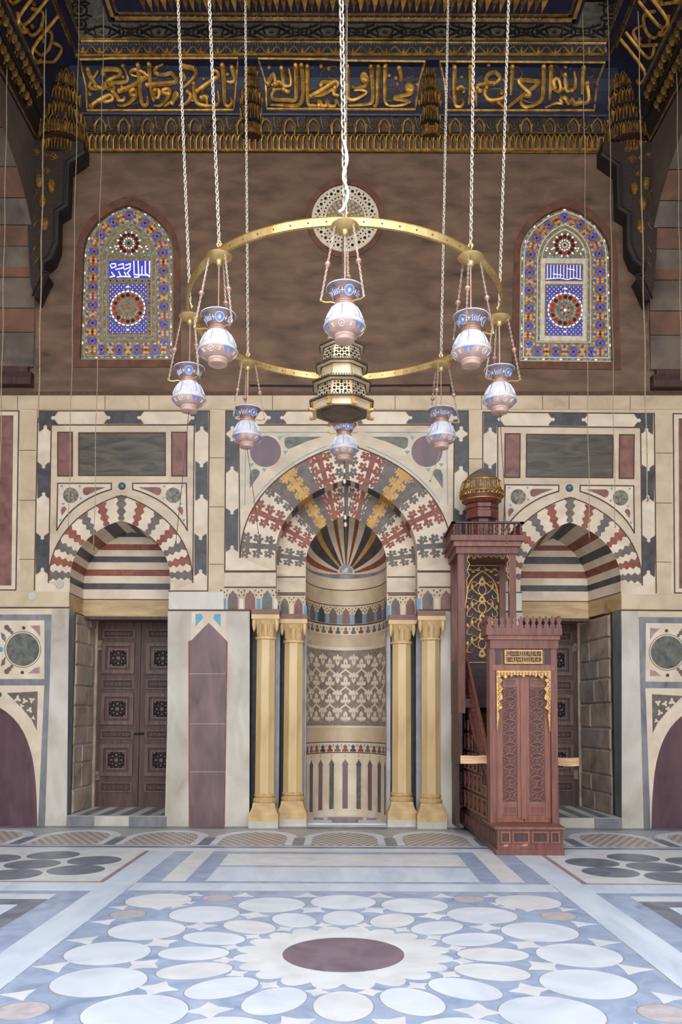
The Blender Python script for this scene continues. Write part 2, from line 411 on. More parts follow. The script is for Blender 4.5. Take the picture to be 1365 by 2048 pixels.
def bay(mirror):
    X = X0 if mirror else None
    # joggled border
    b = MB(); wp(b, [(338, 1185), (416, 1185), (419, 821), (76, 821), (69, 1185), (139, 1185), (97, 1165), (103, 850), (389, 850), (386, 1165)], 'cream2', 0.002)
    jcorner(b, 78, 823, 110, 858, 26, False, 'black'); jcorner(b, 382, 823, 417, 860, 26, True, 'black')
    jog(b, 214, 823, 282, 848, 'black', 'lr')
    for (x0, x1, y0, y1) in ((75, 100, 930, 992), (72, 98, 1072, 1143), (391, 416, 928, 996), (389, 414, 1073, 1146)): jog(b, x0, y0, x1, y1, 'black', 'tb')
    wline(b, [(69, 1180), (76, 822), (419, 822), (416, 1182), (338, 1182)], 2.2)
    wline(b, [(97, 1165), (103, 850), (389, 850), (386, 1165)], 2.2)
    piece('joggled_border', b, X)
    b = MB(); wp(b, [(388, 852), (386, 1164)] + BAYE[::-1] + [(98, 1164), (104, 852)], 'cream', 0.003); piece('inner_field', b, X)
    for nm, (x0, y0, x1, y1), m, lb in (('porphyry_panel', (116, 865, 145, 952), 'porphyry', 'small upright red porphyry panel'), ('dark_panel', (158, 866, 331, 951), 'dark_panel', 'wide black striped marble panel'), ('porphyry_panel', (344, 865, 374, 952), 'porphyry', 'small upright red porphyry panel')):
        b = MB(); wr(b, x0, y0, x1, y1, m, 0.004, 0.003); wline(b, [(x0, y0), (x1, y0), (x1, y1), (x0, y1)], 2.4, 'line', 0.008, True, 0.003); piece(nm, b, X, label=lb)
    # spandrels
    for fl in (False, True):
        b = MB()
        cv = bez((223, 979), (190, 988), (140, 1010), (114, 1061), 12)
        pts = [(116, 967), (223, 967)] + cv
        big = lambda q: [(2 * 244.5 - x, y) for x, y in q] if fl else q
        wp(b, big(pts), 'cream2', 0.004, 0.003); wline(b, big(pts), 2.4, 'line', 0.008, True, 0.003)
        wp(b, big(circ(142, 991, 15.5)), 'breccia', 0.006, 0.003)
        wp(b, big([(166, 984), (166, 979), (170, 975), (180, 974.5), (212, 975), (190, 983), (174, 991), (168, 989)]), 'porphyry', 0.006, 0.003)
        wp(b, big([(124, 1032), (122, 1022), (124, 1015), (130, 1013), (134, 1018), (130, 1024)]), 'porphyry', 0.006, 0.003)
        for tx, ty in ((124, 973), (160, 973), (127, 1008), (162, 997), (121, 1041)): wp(b, big([(tx - 3, ty - 2), (tx + 3, ty - 2), (tx, ty + 3)]), 'turq', 0.006, 0.003)
        piece('spandrel', b, X)
    b = MB(); wp(b, circ(244.5, 972.5, 7.5), 'line', 0.006, 0.003); c = W(244.5, 972.5, 0.006); b.ball(c, 5.5 * PXM, 'bead', 14, 8); piece('blue_bead', b, X, smooth=True, label='turquoise ceramic bead over the arch')
    # arch ring
    b = MB()
    wp(b, BAYE + BAYI[::-1], 'cream2', 0.005)
    for t, m in ((.025, 'greybrown'), (.085, 'red'), (.15, 'greybrown'), (.225, 'red'), (.315, 'greybrown'), (.405, 'red'), (.5, 'greybrown'), (.595, 'red'), (.685, 'greybrown'), (.775, 'red'), (.85, 'greybrown'), (.915, 'red'), (.975, 'greybrown')):
        lobed(b, BAYI, BAYE, t, m)
    wline(b, BAYE, 2.2, 'line', 0.009); piece('arch_voussoirs', b, X)
    # cream courses at the outer side
    b = MB(); wr(b, 40, 822, 72, 1183, 'cream3', 0.003)
    for y in (900, 1000, 1118): wr(b, 39, y, 72, y + 1.3, 'line', 0.004)
    piece('ashlar_strip', b, X)
    b = MB(); wr(b, 418, 822, 449, 1183, 'cream3', 0.003)
    for y in (915, 1013, 1128): wr(b, 419, y, 448, y + 1.3, 'line', 0.004)
    piece('ashlar_strip', b, X)
    b = MB(); wp(b, [(-40, 822), (37, 822), (32, 1180), (-46, 1180)], 'cream2', 0.003); wp(b, [(-40, 831), (27, 831), (23, 1171), (-46, 1171)], 'porphyry', 0.005)
    wline(b, [(-46, 1180), (32, 1180), (38, 822), (-46, 822)], 2.2); piece('porphyry_panel', b, X, label='tall red porphyry panel by the side arch')
    # impost course
    b = MB(); wr(b, -60, 1184, 139, 1214, 'cream3', 0.02); wr(b, -60, 1214, 139, 1216.5, 'line', 0.015)
    if not mirror: wp(b, circ(66, 1193, 8, 9), 'pier_marble', 0.03); wp(b, circ(120, 1168, 9, 8), 'pier_marble', 0.02)
    piece('impost_course', b, X)
    b = MB(); wr(b, 338, 1184, 448, 1219, 'white_marble', 0.012); wr(b, 337, 1219, 450, 1222, 'line', 0.014); piece('impost_course', b, X)
    # pier with the purple arrow panel
    b = MB(); wp(b, [(336, 1222), (500, 1222), (499, 1653), (334, 1653)], 'pier_marble', 0.006); piece('pier_facing', b, X)
    b = MB(); wp(b, [(384, 1224), (453, 1224), (453, 1281), (418, 1244), (382, 1283)], 'cream2', 0.005, 0.006)
    wp(b, [(392, 1228), (404, 1228), (407, 1236), (391, 1254)], 'turq', 0.007, 0.006); wp(b, [(430, 1228), (442, 1228), (442, 1254), (427, 1237)], 'turq', 0.007, 0.006)
    piece('arrow_border', b, X)
    b = MB(); wp(b, [(418, 1246), (456, 1284), (450, 1653), (378, 1653), (377, 1284)], 'red', 0.003, 0.006); wp(b, [(418, 1246), (453, 1283), (447, 1652), (380, 1652), (381, 1283)], 'purple', 0.005, 0.006)
    for y in (1347, 1447, 1543): wr(b, 380, y, 451, y + 1.3, 'fl_rose', 0.0055, 0.006)
    piece('purple_panel', b, X, label='tall purple stone panel with a pointed top')
    # outer jamb pier and the corner dado
    b = MB(); wp(b, [(104, 1217), (138, 1217), (134, 1653), (92, 1653)], 'pier_marble', 0.006); piece('pier_facing', b, X)
    b = MB(); wp(b, [(-146, 1217), (106, 1217), (93, 1653), (-146, 1653)], 'cream', 0.003)
    wp(b, [(-144, 1229), (104, 1229), (90, 1653), (-144, 1653)], 'grey_marble', 0.005)
    wr(b, -129, 1241, 89, 1358, 'cream2', 0.007)
    wp(b, [(-129, 1371), (89, 1371), (76, 1653), (-116, 1653)], 'cream2', 0.007)
    for xx in (46, -86): wp(b, circ(xx, 1299, 33, 32), 'green_stone', 0.009); wline(b, circ(xx, 1299, 36, 32), 1.2, 'line', 0.008, True)
    wp(b, [(60, 1251), (81, 1251), (81, 1274), (72, 1262)], 'fl_rose', 0.009); wp(b, [(57, 1347), (80, 1347), (80, 1334), (70, 1336)], 'fl_rose', 0.009)
    for s in (1, -1):
        for k in range(3): wp(b, circ(14 + 5 * k, 1299 + s * (44 - 5 * k), 5.5 - k, 9), 'greybrown', 0.009)
        wp(b, [(4, 1299 + s * 22), (12, 1299 + s * 14), (10, 1299 + s * 30), (2, 1299 + s * 34)], 'greybrown', 0.009)
    wp(b, circ(2, 1299, 5), 'turq', 0.009); wp(b, circ(10, 1276, 3), 'turq', 0.009); wp(b, circ(48, 1256, 3.5), 'line', 0.009); wp(b, circ(45, 1345, 3.5), 'line', 0.009)
    piece('roundel_panel', b, X, label='inlaid cream panel with a dark round stone')
    b = MB()
    cv = bez((75, 1653), (73, 1540), (72, 1440), (-20, 1406), 14)
    wp(b, [(-40 - x, y) for x, y in cv] + cv[::-1][1:], 'purple_dark', 0.006, 0.004)
    wp(b, [(14, 1386), (76, 1383), (74, 1461), (64, 1440), (46, 1418)], 'greybrown', 0.006, 0.004)
    # white scrolling leaf inside the spandrel
    for cx, cy, r in ((36, 1398, 7), (50, 1402, 6), (44, 1412, 5), (60, 1420, 6), (64, 1400, 6), (67, 1436, 4)):
        pts = []
        for i in range(18):
            a = 2 * pi * i / 18; rr = r * (0.75 + 0.35 * cos(3 * a + cx)); pts.append((cx + rr * cos(a), cy + rr * sin(a)))
        wp(b, pts, 'cream2', 0.008, 0.004)
    wp(b, [(-40 - x, y) for x, y in ((14, 1386), (76, 1383), (74, 1461), (64, 1440), (46, 1418))], 'greybrown', 0.006, 0.004)
    wp(b, circ(-2, 1389, 6), 'black', 0.006, 0.004)
    piece('purple_arch_panel', b, X, label='dark purple stone panel with an arched top')
for mir in (False, True): bay(mir)

# ------------------------------------------------------------------ door recesses
STR = [(1041, 'red'), (1054, 'cream2'), (1064, 'black'), (1074.5, 'cream2'), (1086, 'red'), (1098, 'cream2'), (1111, 'black'), (1125, 'cream2'), (1138, 'red'), (1152, 'cream2'), (1166.5, 'black'), (1179, 'cream2'), (1198, 'line'), (1200, 'tan_stone')]
def recess(mirror, depth, insetj, door_y, door_jx, n):
    """splayed niche over a doorway; insetj: how far the visible jamb leans in at the back"""
    YB = YW + depth
    zs = [P(243, y, YB).z for y, _ in STR] + [P(243, 1231, YB).z]
    ms = [m for _, m in STR]
    top = zs[0]; bot = zs[-1]
    def matz(z):
        for i in range(len(ms)):
            if z >= zs[i + 1]: return ms[i]
        return ms[-1]
    out = [W(x, y) for x, y in BAYI]; xl, xr = out[0].x, out[-1].x; sp = out[0].z; apx = out[len(out) // 2]
    # outline of front / back sampled at every stripe height
    def half(side):
        h = [p for p in (out[:len(out) // 2 + 1] if side < 0 else out[len(out) // 2:][::-1])]
        levels = sorted(set([bot] + [z for z in zs if z < apx.z - 0.005] + [sp] + [p.z for p in h]))
        r = []
        for z in levels:
            if z <= sp: r.append((h[0].x, z)); continue
            for i in range(len(h) - 1):
                if h[i].z <= z <= h[i + 1].z + 1e-9:
                    f = (z - h[i].z) / max(1e-9, h[i + 1].z - h[i].z); r.append((h[i].x + (h[i + 1].x - h[i].x) * f, z)); break
        return r
    cx = apx.x
    b = MB()
    backs = {}
    for side in (-1, 1):
        hh = half(side); ins = insetj if side < 0 else insetj * 0.7
        kx = (abs(hh[0][0] - cx) - ins) / abs(hh[0][0] - cx)
        bk = [(cx + (x - cx) * kx, z if z <= sp else sp + (z - sp) * 0.97) for x, z in hh]
        backs[side] = bk
        for i in range(len(hh) - 1):
            (xa, za), (xb, zb) = hh[i], hh[i + 1]; (xc, zc), (xd, zd) = bk[i], bk[i + 1]
            m = matz((za + zb) / 2)
            b.quad((xa, YW - 0.004, za), (xb, YW - 0.004, zb), (xd, YB, zd), (xc, YB, zc), m)
    L, R = backs[-1], backs[1]
    zz = sorted(set([z for _, z in L] + [z for _, z in R]))
    def xa_(bk, z):
        for i in range(len(bk) - 1):
            if bk[i][1] - 1e-9 <= z <= bk[i + 1][1] + 1e-9:
                f = (z - bk[i][1]) / max(1e-9, bk[i + 1][1] - bk[i][1]); return bk[i][0] + (bk[i + 1][0] - bk[i][0]) * f
        return bk[-1][0]
    for i in range(len(zz) - 1):
        z0, z1 = zz[i], zz[i + 1]; b.quad((xa_(L, z0), YB, z0), (xa_(R, z0), YB, z0), (xa_(R, z1), YB, z1), (xa_(L, z1), YB, z1), matz((z0 + z1) / 2))
    # thick lintel underside
    b.box((L[0][0], YB - 0.02, bot - 0.02), (R[0][0], door_y, bot + 0.18), 'tan_stone')
    b.box((L[0][0] - .02, YB - 0.05, bot - 0.07), (R[0][0], YB + 0.12, bot - 0.02), 'minbar_dark')  # dark bar added for the darkness under the lintel
    if mirror: b.mirror()
    b.build('arch_recess', wall_back)
    # jambs below: marble return, rough stone, inner reveal
    jx = W(137, 1300).x; jr = W(336, 1300).x
    j = MB()
    xs = [jx + (door_jx - jx) * t for t in (0, .12, .14, 1)]; ys = [YW + (door_y - YW) * t for t in (0, .2, .22, 1)]
    jm = ['grey_marble', 'mortar', 'mortar']
    for i in range(3): j.quad((xs[i], ys[i], 0), (xs[i + 1], ys[i + 1], 0), (xs[i + 1], ys[i + 1], bot), (xs[i], ys[i], bot), jm[i])
    # rough blocks on the reveal
    rnd = random.Random(3 if mirror else 5); z = 0.14
    while z < bot - 0.05:
        hh_ = rnd.uniform(0.28, 0.42); z1 = min(bot - 0.02, z + hh_); t = 0.24
        while t < 0.93:
            t1 = min(0.94, t + rnd.uniform(0.22, 0.5)); 
            if 0.94 - t1 < 0.12: t1 = 0.94
            p0 = Vector((jx + (door_jx - jx) * (t + .012), YW + (door_y - YW) * (t + .012), 0)); p1 = Vector((jx + (door_jx - jx) * (t1 - .012), YW + (door_y - YW) * (t1 - .012), 0))
            nrm = Vector((1, -(door_jx - jx) / (door_y - YW), 0)).normalized() * rnd.uniform(.012, .03)
            c = 0.03
            fr = [p0 + nrm + Vector((0, 0, z + c)), p1 + nrm + Vector((0, 0, z + c)), p1 + nrm + Vector((0, 0, z1 - c)), p0 + nrm + Vector((0, 0, z1 - c))]
            dq = (p1 - p0) * 0.06
            bk_ = [p0 - dq + Vector((0, 0, z)), p1 + dq + Vector((0, 0, z)), p1 + dq + Vector((0, 0, z1)), p0 - dq + Vector((0, 0, z1))]
            o = len(j.v); j.add(fr + bk_, [(0, 1, 2, 3), (0, 4, 5, 1), (1, 5, 6, 2), (2, 6, 7, 3), (3, 7, 4, 0)], rnd.choice(['rubble', 'rubble2', 'rubble']))
            t = t1
        z = z1
    pe = Vector((jx + (door_jx - jx) * .95, YW + (door_y - YW) * .95, 0))
    j.box((pe.x - .02, pe.y, 0.1), (pe.x + .05, door_y + .02, bot), 'rubble')
    j.quad((jr, YW, 0), (jr, door_y + .05, 0), (jr, door_y + .05, bot), (jr, YW, bot), 'grey_marble')
    j.quad((door_jx - .5, door_y + .12, 0), (jr, door_y + .12, 0), (jr, door_y + .12, bot + .3), (door_jx - .5, door_y + .12, bot + .3), 'hole')  # dark sheet added behind the door against light leaking through
    if mirror: j.mirror()
    j.build('door_reveal', wall_back)
    # raised threshold
    st = MB(); zs_ = W(243, 1632).z; x0, x1 = W(133, 1640).x, W(335, 1640).x
    st.box((x0, YW - .01, 0), (x1, door_y + .1, zs_), 'white_marble')
    xx = x0
    for k, w in enumerate((.42, .5, .6)):
        st.box((xx + .005, YW - .016, .005), (min(x1, xx + w) - .005, YW, zs_ - .004), ('grey_marble', 'pier_marble', 'grey_marble')[k]); xx += w
    for k in range(5): st.box((x0 + .15 + .3 * k, YW + .06, zs_), (x0 + .3 + .3 * k, door_y - .06, zs_ + .003), 'fl_grey')
    if mirror: st.mirror()
    st.build('threshold_step', wall_back)
    # the door
    zb, zt_ = zs_ + .004, bot - .03
    d = sempty('door_%d' % n, 'dark carved double door behind the %s' % ('red wooden pulpit' if mirror else 'left striped arch'), 'door')
    wleaf = (jr - door_jx) * 0.62 if not mirror else (jr - door_jx) / 2
    wleaf = 88 * door_y / F
    hh = zt_ - zb
    for li in range(2):
        xa, xb = door_jx + .02 + li * (wleaf + .008), door_jx + .02 + (li + 1) * wleaf + li * .008
        lf = MB(); lf.box((xa, door_y, zb), (xb, door_y + .06, zt_), 'door_wood')
        fr = .13 * wleaf
        rails = [(0, .045), (.105, .125), (.31, .335), (.385, .405), (.615, .64), (.70, .715), (.90, .915), (.955, 1)]
        if mirror: lf.mirror()
        leaf = lf.build('door_leaf', d)
        def up(f): return zb + hh * f
        rows = [(.05, .085, 0), (.115, .285, 1), (.32, .36, 0), (.39, .56, 1), (.595, .63, 0), (.665, .835, 1), (.875, .915, 0)]
        for f0, f1, sq in rows:
            z1, z0 = zt_ - hh * f0, zt_ - hh * f1
            p = MB(); xi0, xi1 = xa + fr, xb - fr
            if sq:
                p.ring([(xi0, door_y, z0), (xi1, door_y, z0), (xi1, door_y, z1), (xi0, door_y, z1)], [(xi0 + .06, door_y, z0 + .06), (xi1 - .06, door_y, z0 + .06), (xi1 - .06, door_y, z1 - .06), (xi0 + .06, door_y, z1 - .06)], (0, -.035, 0), 'door_wood_lit')
                a0, a1, c0, c1 = xi0 + .1, xi1 - .1, z0 + .1, z1 - .1
                p.ring([(a0, door_y, c0), (a1, door_y, c0), (a1, door_y, c1), (a0, door_y, c1)], [(a0 + .03, door_y, c0 + .03), (a1 - .03, door_y, c0 + .03), (a1 - .03, door_y, c1 - .03), (a0 + .03, door_y, c1 - .03)], (0, -.022, 0), 'door_wood_lit')
                p.box((a0 + .03, door_y - .006, c0 + .03), (a1 - .03, door_y, c1 - .03), 'hole')
                cx_, cz_ = (a0 + a1) / 2, (c0 + c1) / 2; rr = (a1 - a0) / 2 - .03
                def disc(x, z, r, k=8, m='door_stud', rot=0): p.prism([(x + r * cos(2 * pi * i / k + rot), door_y - .016, z + r * sin(2 * pi * i / k + rot)) for i in range(k)], (0, .012, 0), m)
                disc(cx_, cz_, rr * .24, 10)
                for i in range(8):
                    a = pi / 4 * i; disc(cx_ + rr * .62 * cos(a), cz_ + rr * .62 * sin(a), rr * (.15 if i % 2 == 0 else .11), 6)
                    a += pi / 8; disc(cx_ + rr * .4 * cos(a), cz_ + rr * .4 * sin(a), rr * .09, 4, 'door_wood')
                    disc(cx_ + rr * .85 * cos(a), cz_ + rr * .85 * sin(a), rr * .09, 5, 'door_wood')
                for sx_ in (-1, 1):
                    for sz_ in (-1, 1): disc(cx_ + sx_ * rr * .82, cz_ + sz_ * rr * .82, rr * .12, 6)
            else:
                p.ring([(xi0, door_y, z0 - .02), (xi1, door_y, z0 - .02), (xi1, door_y, z1 + .02), (xi0, door_y, z1 + .02)], [(xi0 + .03, door_y, z0), (xi1 - .03, door_y, z0), (xi1 - .03, door_y, z1), (xi0 + .03, door_y, z1)], (0, -.02, 0), 'door_wood_lit')
                p.box((xi0 + .03, door_y - .008, z0), (xi1 - .03, door_y, z1), 'door_carve')
                k = 6
                for i in range(k):
                    x = xi0 + .06 + (xi1 - xi0 - .12) * (i + .5) / k; z = (z0 + z1) / 2
                    p.prism([(x + .035 * cos(2 * pi * q / 8), door_y - .014, z + .03 * sin(2 * pi * q / 8)) for q in range(8)], (0, .008, 0), 'door_wood')
            if mirror: p.mirror()
            p.build('carved_panel', leaf)
        if li == 0:
            for f in (.13, .83):
                hg = MB(); z = zt_ - hh * f; hg.box((xa - .03, door_y - .03, z - .08), (xa + .1, door_y, z + .08), 'breccia')
                if mirror: hg.mirror()
                hg.build('hinge', leaf)
        if li == 1:
            hd = MB(); z = zb + hh * .39; hd.tube([(xa - .08, door_y - .03, z), (xa + .08, door_y - .03, z + .01)], .014, 'hole', 6)
            if mirror: hd.mirror()
            hd.build('bolt', leaf)
YD = YW * (550 / 500.0)
recess(False, .66, 0.0, YD, P(188, 1450, YD).x, 1)
YD2 = YW + 1.75
recess(True, 1.0, 0.20, YD2, 2 * X0 - P(1160, 1450, YD2).x, 2)

bk = MB(); bk.box((-8.2, YW + 2.3, 0), (8.2, YW + 2.6, 12.4), 'stone_plain'); bk.build('leak_backing', wall_back)  # unseen box added behind the wall to stop sky light leaking in
# ================================================================== the prayer niche (mihrab)
niche = thing('prayer_niche', (XM, YW + .3, 0), 'tall prayer niche with inlaid double arch and sunburst half dome', 'prayer niche')
D2 = 0.32; YN = YW + D2
def npiece(name, mb, label=None, smooth=False):
    o = mb.build(name, niche, smooth)
    if label: o['label'] = label
    return o
# joggled border and spandrels on the wall face
b = MB(); wp(b, [(552, 1143), (450, 1143), (450, 821), (938, 821), (938, 1143), (836, 1143), (907, 1115), (909, 850), (478, 850), (480, 1115)], 'cream2', 0.002)
for x0, x1 in ((452, 477), (909, 936)):
    jcorner(b, 452, 823, 478, 860, 26, False, 'black') if x0 < 600 else jcorner(b, 908, 823, 936, 860, 26, True, 'black')
    for y0, y1 in ((876, 940), (1022, 1098)): jog(b, x0, y0, x1, y1, 'black', 'tb')
jog(b, 535, 823, 568, 848, 'black', 'lr'); jog(b, 818, 823, 876, 848, 'black', 'lr'); jog(b, 665, 823, 721, 848, 'black', 'lr')
wline(b, [(552, 1142), (450, 1142), (452, 822), (937, 822), (938, 1142), (836, 1142)], 2.2)
wline(b, [(480, 1115), (478, 850), (909, 850), (907, 1115)], 2.2)
npiece('joggled_border', b)
b = MB(); wp(b, [(478, 852), (908, 852), (906, 1115)] + A1E[::-1] + [(480, 1115)], 'cream', 0.003); npiece('inner_field', b)
E2_ = arch(466, 920, 1115, 693, 874, 24)
for fl in (False, True):
    big = lambda q: [(1386 - x, y) for x, y in q] if fl else q
    b = MB()
    cv = [p for p in arch(474, 912, 1118, 693, 880, 24) if p[0] < 655 and p[1] < 1010]
    wline(b, big([(655, 865), (492, 865), (490, 1010)]), 1.6, 'turq', 0.006); wline(b, big(cv), 1.6, 'turq', 0.006)
    wp(b, big(circ(531.5, 903, 31, 32)), 'purple_dark', 0.008, 0.002)
    wp(b, big([(569, 884), (570, 877), (577, 874), (600, 874), (643, 874), (615, 882), (590, 893), (577, 898), (571, 893)]), 'green_stone', 0.008, 0.002)
    wp(b, big([(500, 977), (500, 950), (504, 940), (513, 938), (520, 943), (519, 950), (510, 962)]), 'green_stone', 0.008, 0.002)
    for tx, ty in ((560, 876), (571, 905), (503, 930), (529, 940)): wp(b, big([(tx - 5, ty - 3), (tx + 5, ty - 3), (tx, ty + 4)]), 'turq', 0.008, 0.002)
    npiece('spandrel', b)

def foliate(mb, I, E, t, m, trunk, span, levels, lay=0.0, m2=None):
    """tree-like counterchange piece: a trunk along the radius with hooked leaves on both sides"""
    c0 = Vector(at(I, t)); c1 = Vector(at(E, t)); d = c1 - c0; ln = d.length; d.normalize(); q = Vector((-d.y, d.x))
    M_ = lambda r, a: tuple(c0 + d * (r * ln) + q * a)
    wp(mb, [M_(0.0, -trunk * 1.2), M_(0.0, trunk * 1.2), M_(.14, trunk * .75), M_(.86, trunk * .9), M_(1.0, trunk * 1.7), M_(1.0, -trunk * 1.7), M_(.86, -trunk * .9), M_(.14, -trunk * .75)], m, 0.007, lay)
    for k in range(levels):
        r = (k + .55) / levels; u = .5 / levels
        sp = span * (0.86 + 0.24 * r)
        for s in (1, -1):
            leaf = [(r - u * .5, 0), (r - u * .55, .42), (r - u * .95, .55), (r - u * .85, .72), (r - u * .35, .66), (r - u * .5, .9), (r - u * .1, 1.0), (r + u * .15, .82), (r + u * .5, .98), (r + u * .85, .8),
                    (r + u * .62, .62), (r + u * .95, .5), (r + u * .7, .36), (r + u * .3, .42), (r + u * .1, .26), (r + u * .3, 0)]
            wp(mb, [M_(min(.985, max(.01, a)), s * bb * sp) for a, bb in leaf], m, 0.007, lay)
            if m2: wp(mb, [M_(r + u * .1 + du, s * (.62 * sp + dv)) for du, dv in ((0, -1.6), (u * .12, 0), (0, 1.6), (-u * .12, 0))], m2, 0.0085, lay)
def wedge(mb, I, E, t0, t1, m, lay):
    n = 6
    a = [at(I, t0 + (t1 - t0) * i / n) for i in range(n + 1)]; e = [at(E, t0 + (t1 - t0) * i / n) for i in range(n + 1)]
    wp(mb, e + a[::-1], m, 0.005, lay)
def bigarch(name, I, E, trunk, span, levels):
    b = MB(); wp(b, E + I[::-1], 'cream2', 0.004)
    for t0, t1 in ((.245, .355), (.645, .755)): wedge(b, I, E, t0, t1, 'greybrown', 0.001)
    for t, m, l2 in ((.035, 'greybrown', 'cream2'), (.145, 'red', 'cream2'), (.41, 'red', 'cream2'), (.5, 'greybrown', 'cream2'), (.59, 'red', 'cream2'), (.855, 'red', 'cream2'), (.965, 'greybrown', 'cream2')):
        foliate(b, I, E, t, m, trunk, span, levels, 0.0, l2)
    for t in (.3, .7): foliate(b, I, E, t, 'yellow', trunk * 1.0, span * .74, levels, 0.002, 'greybrown')
    for t in (.243, .357, .643, .757): foliate(b, I, E, t, 'greybrown', trunk * 1.2, span * .92, levels, 0.0, 'cream2')
    return b
b = bigarch('a', A1I, A1E, 6.5, 25, 3); wline(b, A1E, 2.4, 'line', 0.01); npiece('arch_voussoirs', b, 'wide outer arch of leaf-shaped red, grey and yellow stones')
# soffit of the outer arch
b = MB(); n = len(A1I)
cols = []
for i in range(n - 1):
    t = (i + .5) / (n - 1); m = 'cream2'
    for t0, t1, mm in ((.0, .07, 'cream2'), (.12, .17, 'red'), (.2, .26, 'black'), (.26, .34, 'yellow'), (.34, .4, 'black'), (.4, .43, 'cream2'), (.43, .455, 'red'), (.485, .515, 'black'), (.545, .57, 'red'), (.6, .66, 'black'), (.66, .74, 'yellow'), (.74, .8, 'black'), (.83, .88, 'red')):
        if t0 <= t < t1: m = mm
    a, c = W(*A1I[i]), W(*A1I[i + 1]); dv = Vector((0, D2, 0)); a.y -= .004; c.y -= .004
    b.quad(a, c, c + dv, a + dv, m)
zfr = W(553, 1222).z
for a in (W(*A1I[0]), W(*A1I[-1])):
    b.quad((a.x, YW - .004, a.z), (a.x, YN, a.z), (a.x, YN, zfr), (a.x, YW - .004, zfr), 'cream')
npiece('arch_soffit', b)
# second plane
PLANE[0] = D2
zfr2 = P(580, 1240, YN).z
loop = [P(540, 1240, YN), P(612, 1240, YN)] + [P(x, y, YN) for x, y in A2I] + [P(774, 1240, YN), P(850, 1240, YN), P(850, 930, YN), P(540, 930, YN)]
for p in (loop[0], loop[1]): p.z = zfr2
for p in (loop[-3], loop[-4]): p.z = zfr2
loop[1].x = loop[2].x; loop[-4].x = loop[-5].x
b = MB(); b.prism(loop, (0, .05, 0), 'cream')
npiece('inner_wall_face', b)
b = bigarch('b', A2I, A2E, 5.2, 18.5, 3); npiece('arch_voussoirs', b, 'narrower inner arch of leaf-shaped red, grey and yellow stones')
b = MB()
for x0, x1 in ((556, 610), (776, 834)):
    for y in (1154, 1186): b = MB(); wline(b, [(x0, y), (x1, y)], 2.2); npiece('course_joint', b)
# frieze of little trefoil arches: px spans
def frieze(name, x0, x1, y0, y1, n):
    b = MB(); wr(b, x0, y0, x1, y1, 'cream3', 0.004); wr(b, x0 - 1, y1, x1 + 1, y1 + 3, 'line', 0.02); wr(b, x0, y0 - 2.5, x1, y0, 'line', 0.012)
    w = (x1 - x0) / n; h = y1 - y0
    for i in range(n):
        c = x0 + w * (i + .5); a = w * .3
        wp(b, [(c - a, y1), (c - a, y0 + h * .45), (c - a * .75, y0 + h * .38), (c - a * .8, y0 + h * .3), (c - a * .4, y0 + h * .24), (c, y0 + h * .1), (c + a * .4, y0 + h * .24), (c + a * .8, y0 + h * .3), (c + a * .75, y0 + h * .38), (c + a, y0 + h * .45), (c + a, y1)], ('greybrown', 'porphyry', 'green_stone')[i % 3], 0.006)
        for s in (-1, 1):
            xq = c + s * w * .5
            wr(b, xq - w * .11, y0 + h * .5, xq + w * .11, y1 - 1, ('bead', 'cream2', 'bead', 'white_marble')[(i + (s > 0)) % 4], 0.0055)
            for (dx, dy) in ((.0, .2), (.14, .34), (-.14, .34), (.18, .12), (-.18, .12)): wp(b, circ(xq + dx * w, y0 + h * dy, w * .055, 6), 'black', 0.0065)
    return npiece(name, b)
frieze('trefoil_frieze', 556, 611, 1191, 1231, 2); frieze('trefoil_frieze', 777, 836, 1191, 1231, 2)
PLANE[0] = 0
for x0, x1 in ((450, 552), (837, 912)): b = MB(); wr(b, x0, 1145, x1, 1172, 'cream', 0.003); wline(b, [(x0, 1144), (x1, 1144)], 2.2); npiece('marble_course', b)
frieze('trefoil_frieze', 449, 552, 1176, 1219, 3); frieze('trefoil_frieze', 838, 911, 1176, 1219, 2)
# recess behind the columns
for s in (-1, 1):
    b = MB()
    xo = W(500, 1300).x if s < 0 else W(892, 1300).x; xm_ = P(559 if s < 0 else 833, 1450, YN).x; xi = P(612 if s < 0 else 774, 1450, YN).x
    Y3 = YW + .62
    b.quad((xo, YW - .006, 0), (xo, YN, 0), (xo, YN, zfr), (xo, YW - .006, zfr), 'black')
    b.quad((xo, YN, 0), (xm_, YN, 0), (xm_, YN, zfr), (xo, YN, zfr), 'blue_marble')
    for f0, f1 in ((.0, .3), (.72, .8)):
        b.box((xo + (xm_ - xo) * f0, YN - .01, 0), (xo + (xm_ - xo) * f1, YN, zfr), 'black')
    b.quad((xm_, YN, 0), (xm_, Y3, 0), (xm_, Y3, zfr), (xm_, YN, zfr), 'blue_marble')
    b.quad((xm_, Y3, 0), (xi, Y3, 0), (xi, Y3, zfr), (xm_, Y3, zfr), 'blue_marble')
    b.box((xm_, Y3 - .01, 0), (xm_ + (xi - xm_) * .3, Y3, zfr2), 'black')
    b.box((xi - (xi - xm_) * .13, YN + .05, 0), (xi + .0 * (xi - xm_), Y3, zfr2), 'blue_marble')
    # undersides
    b.quad((xo, YW - .006, zfr), (W(553 if s < 0 else 836, 1222).x, YW - .006, zfr), (W(553 if s < 0 else 836, 1222).x, YN, zfr), (xo, YN, zfr), 'line')
    b.quad((xm_, YN, zfr2), (xi, YN, zfr2), (xi, Y3, zfr2), (xm_, Y3, zfr2), 'line')
    npiece('column_recess', b)
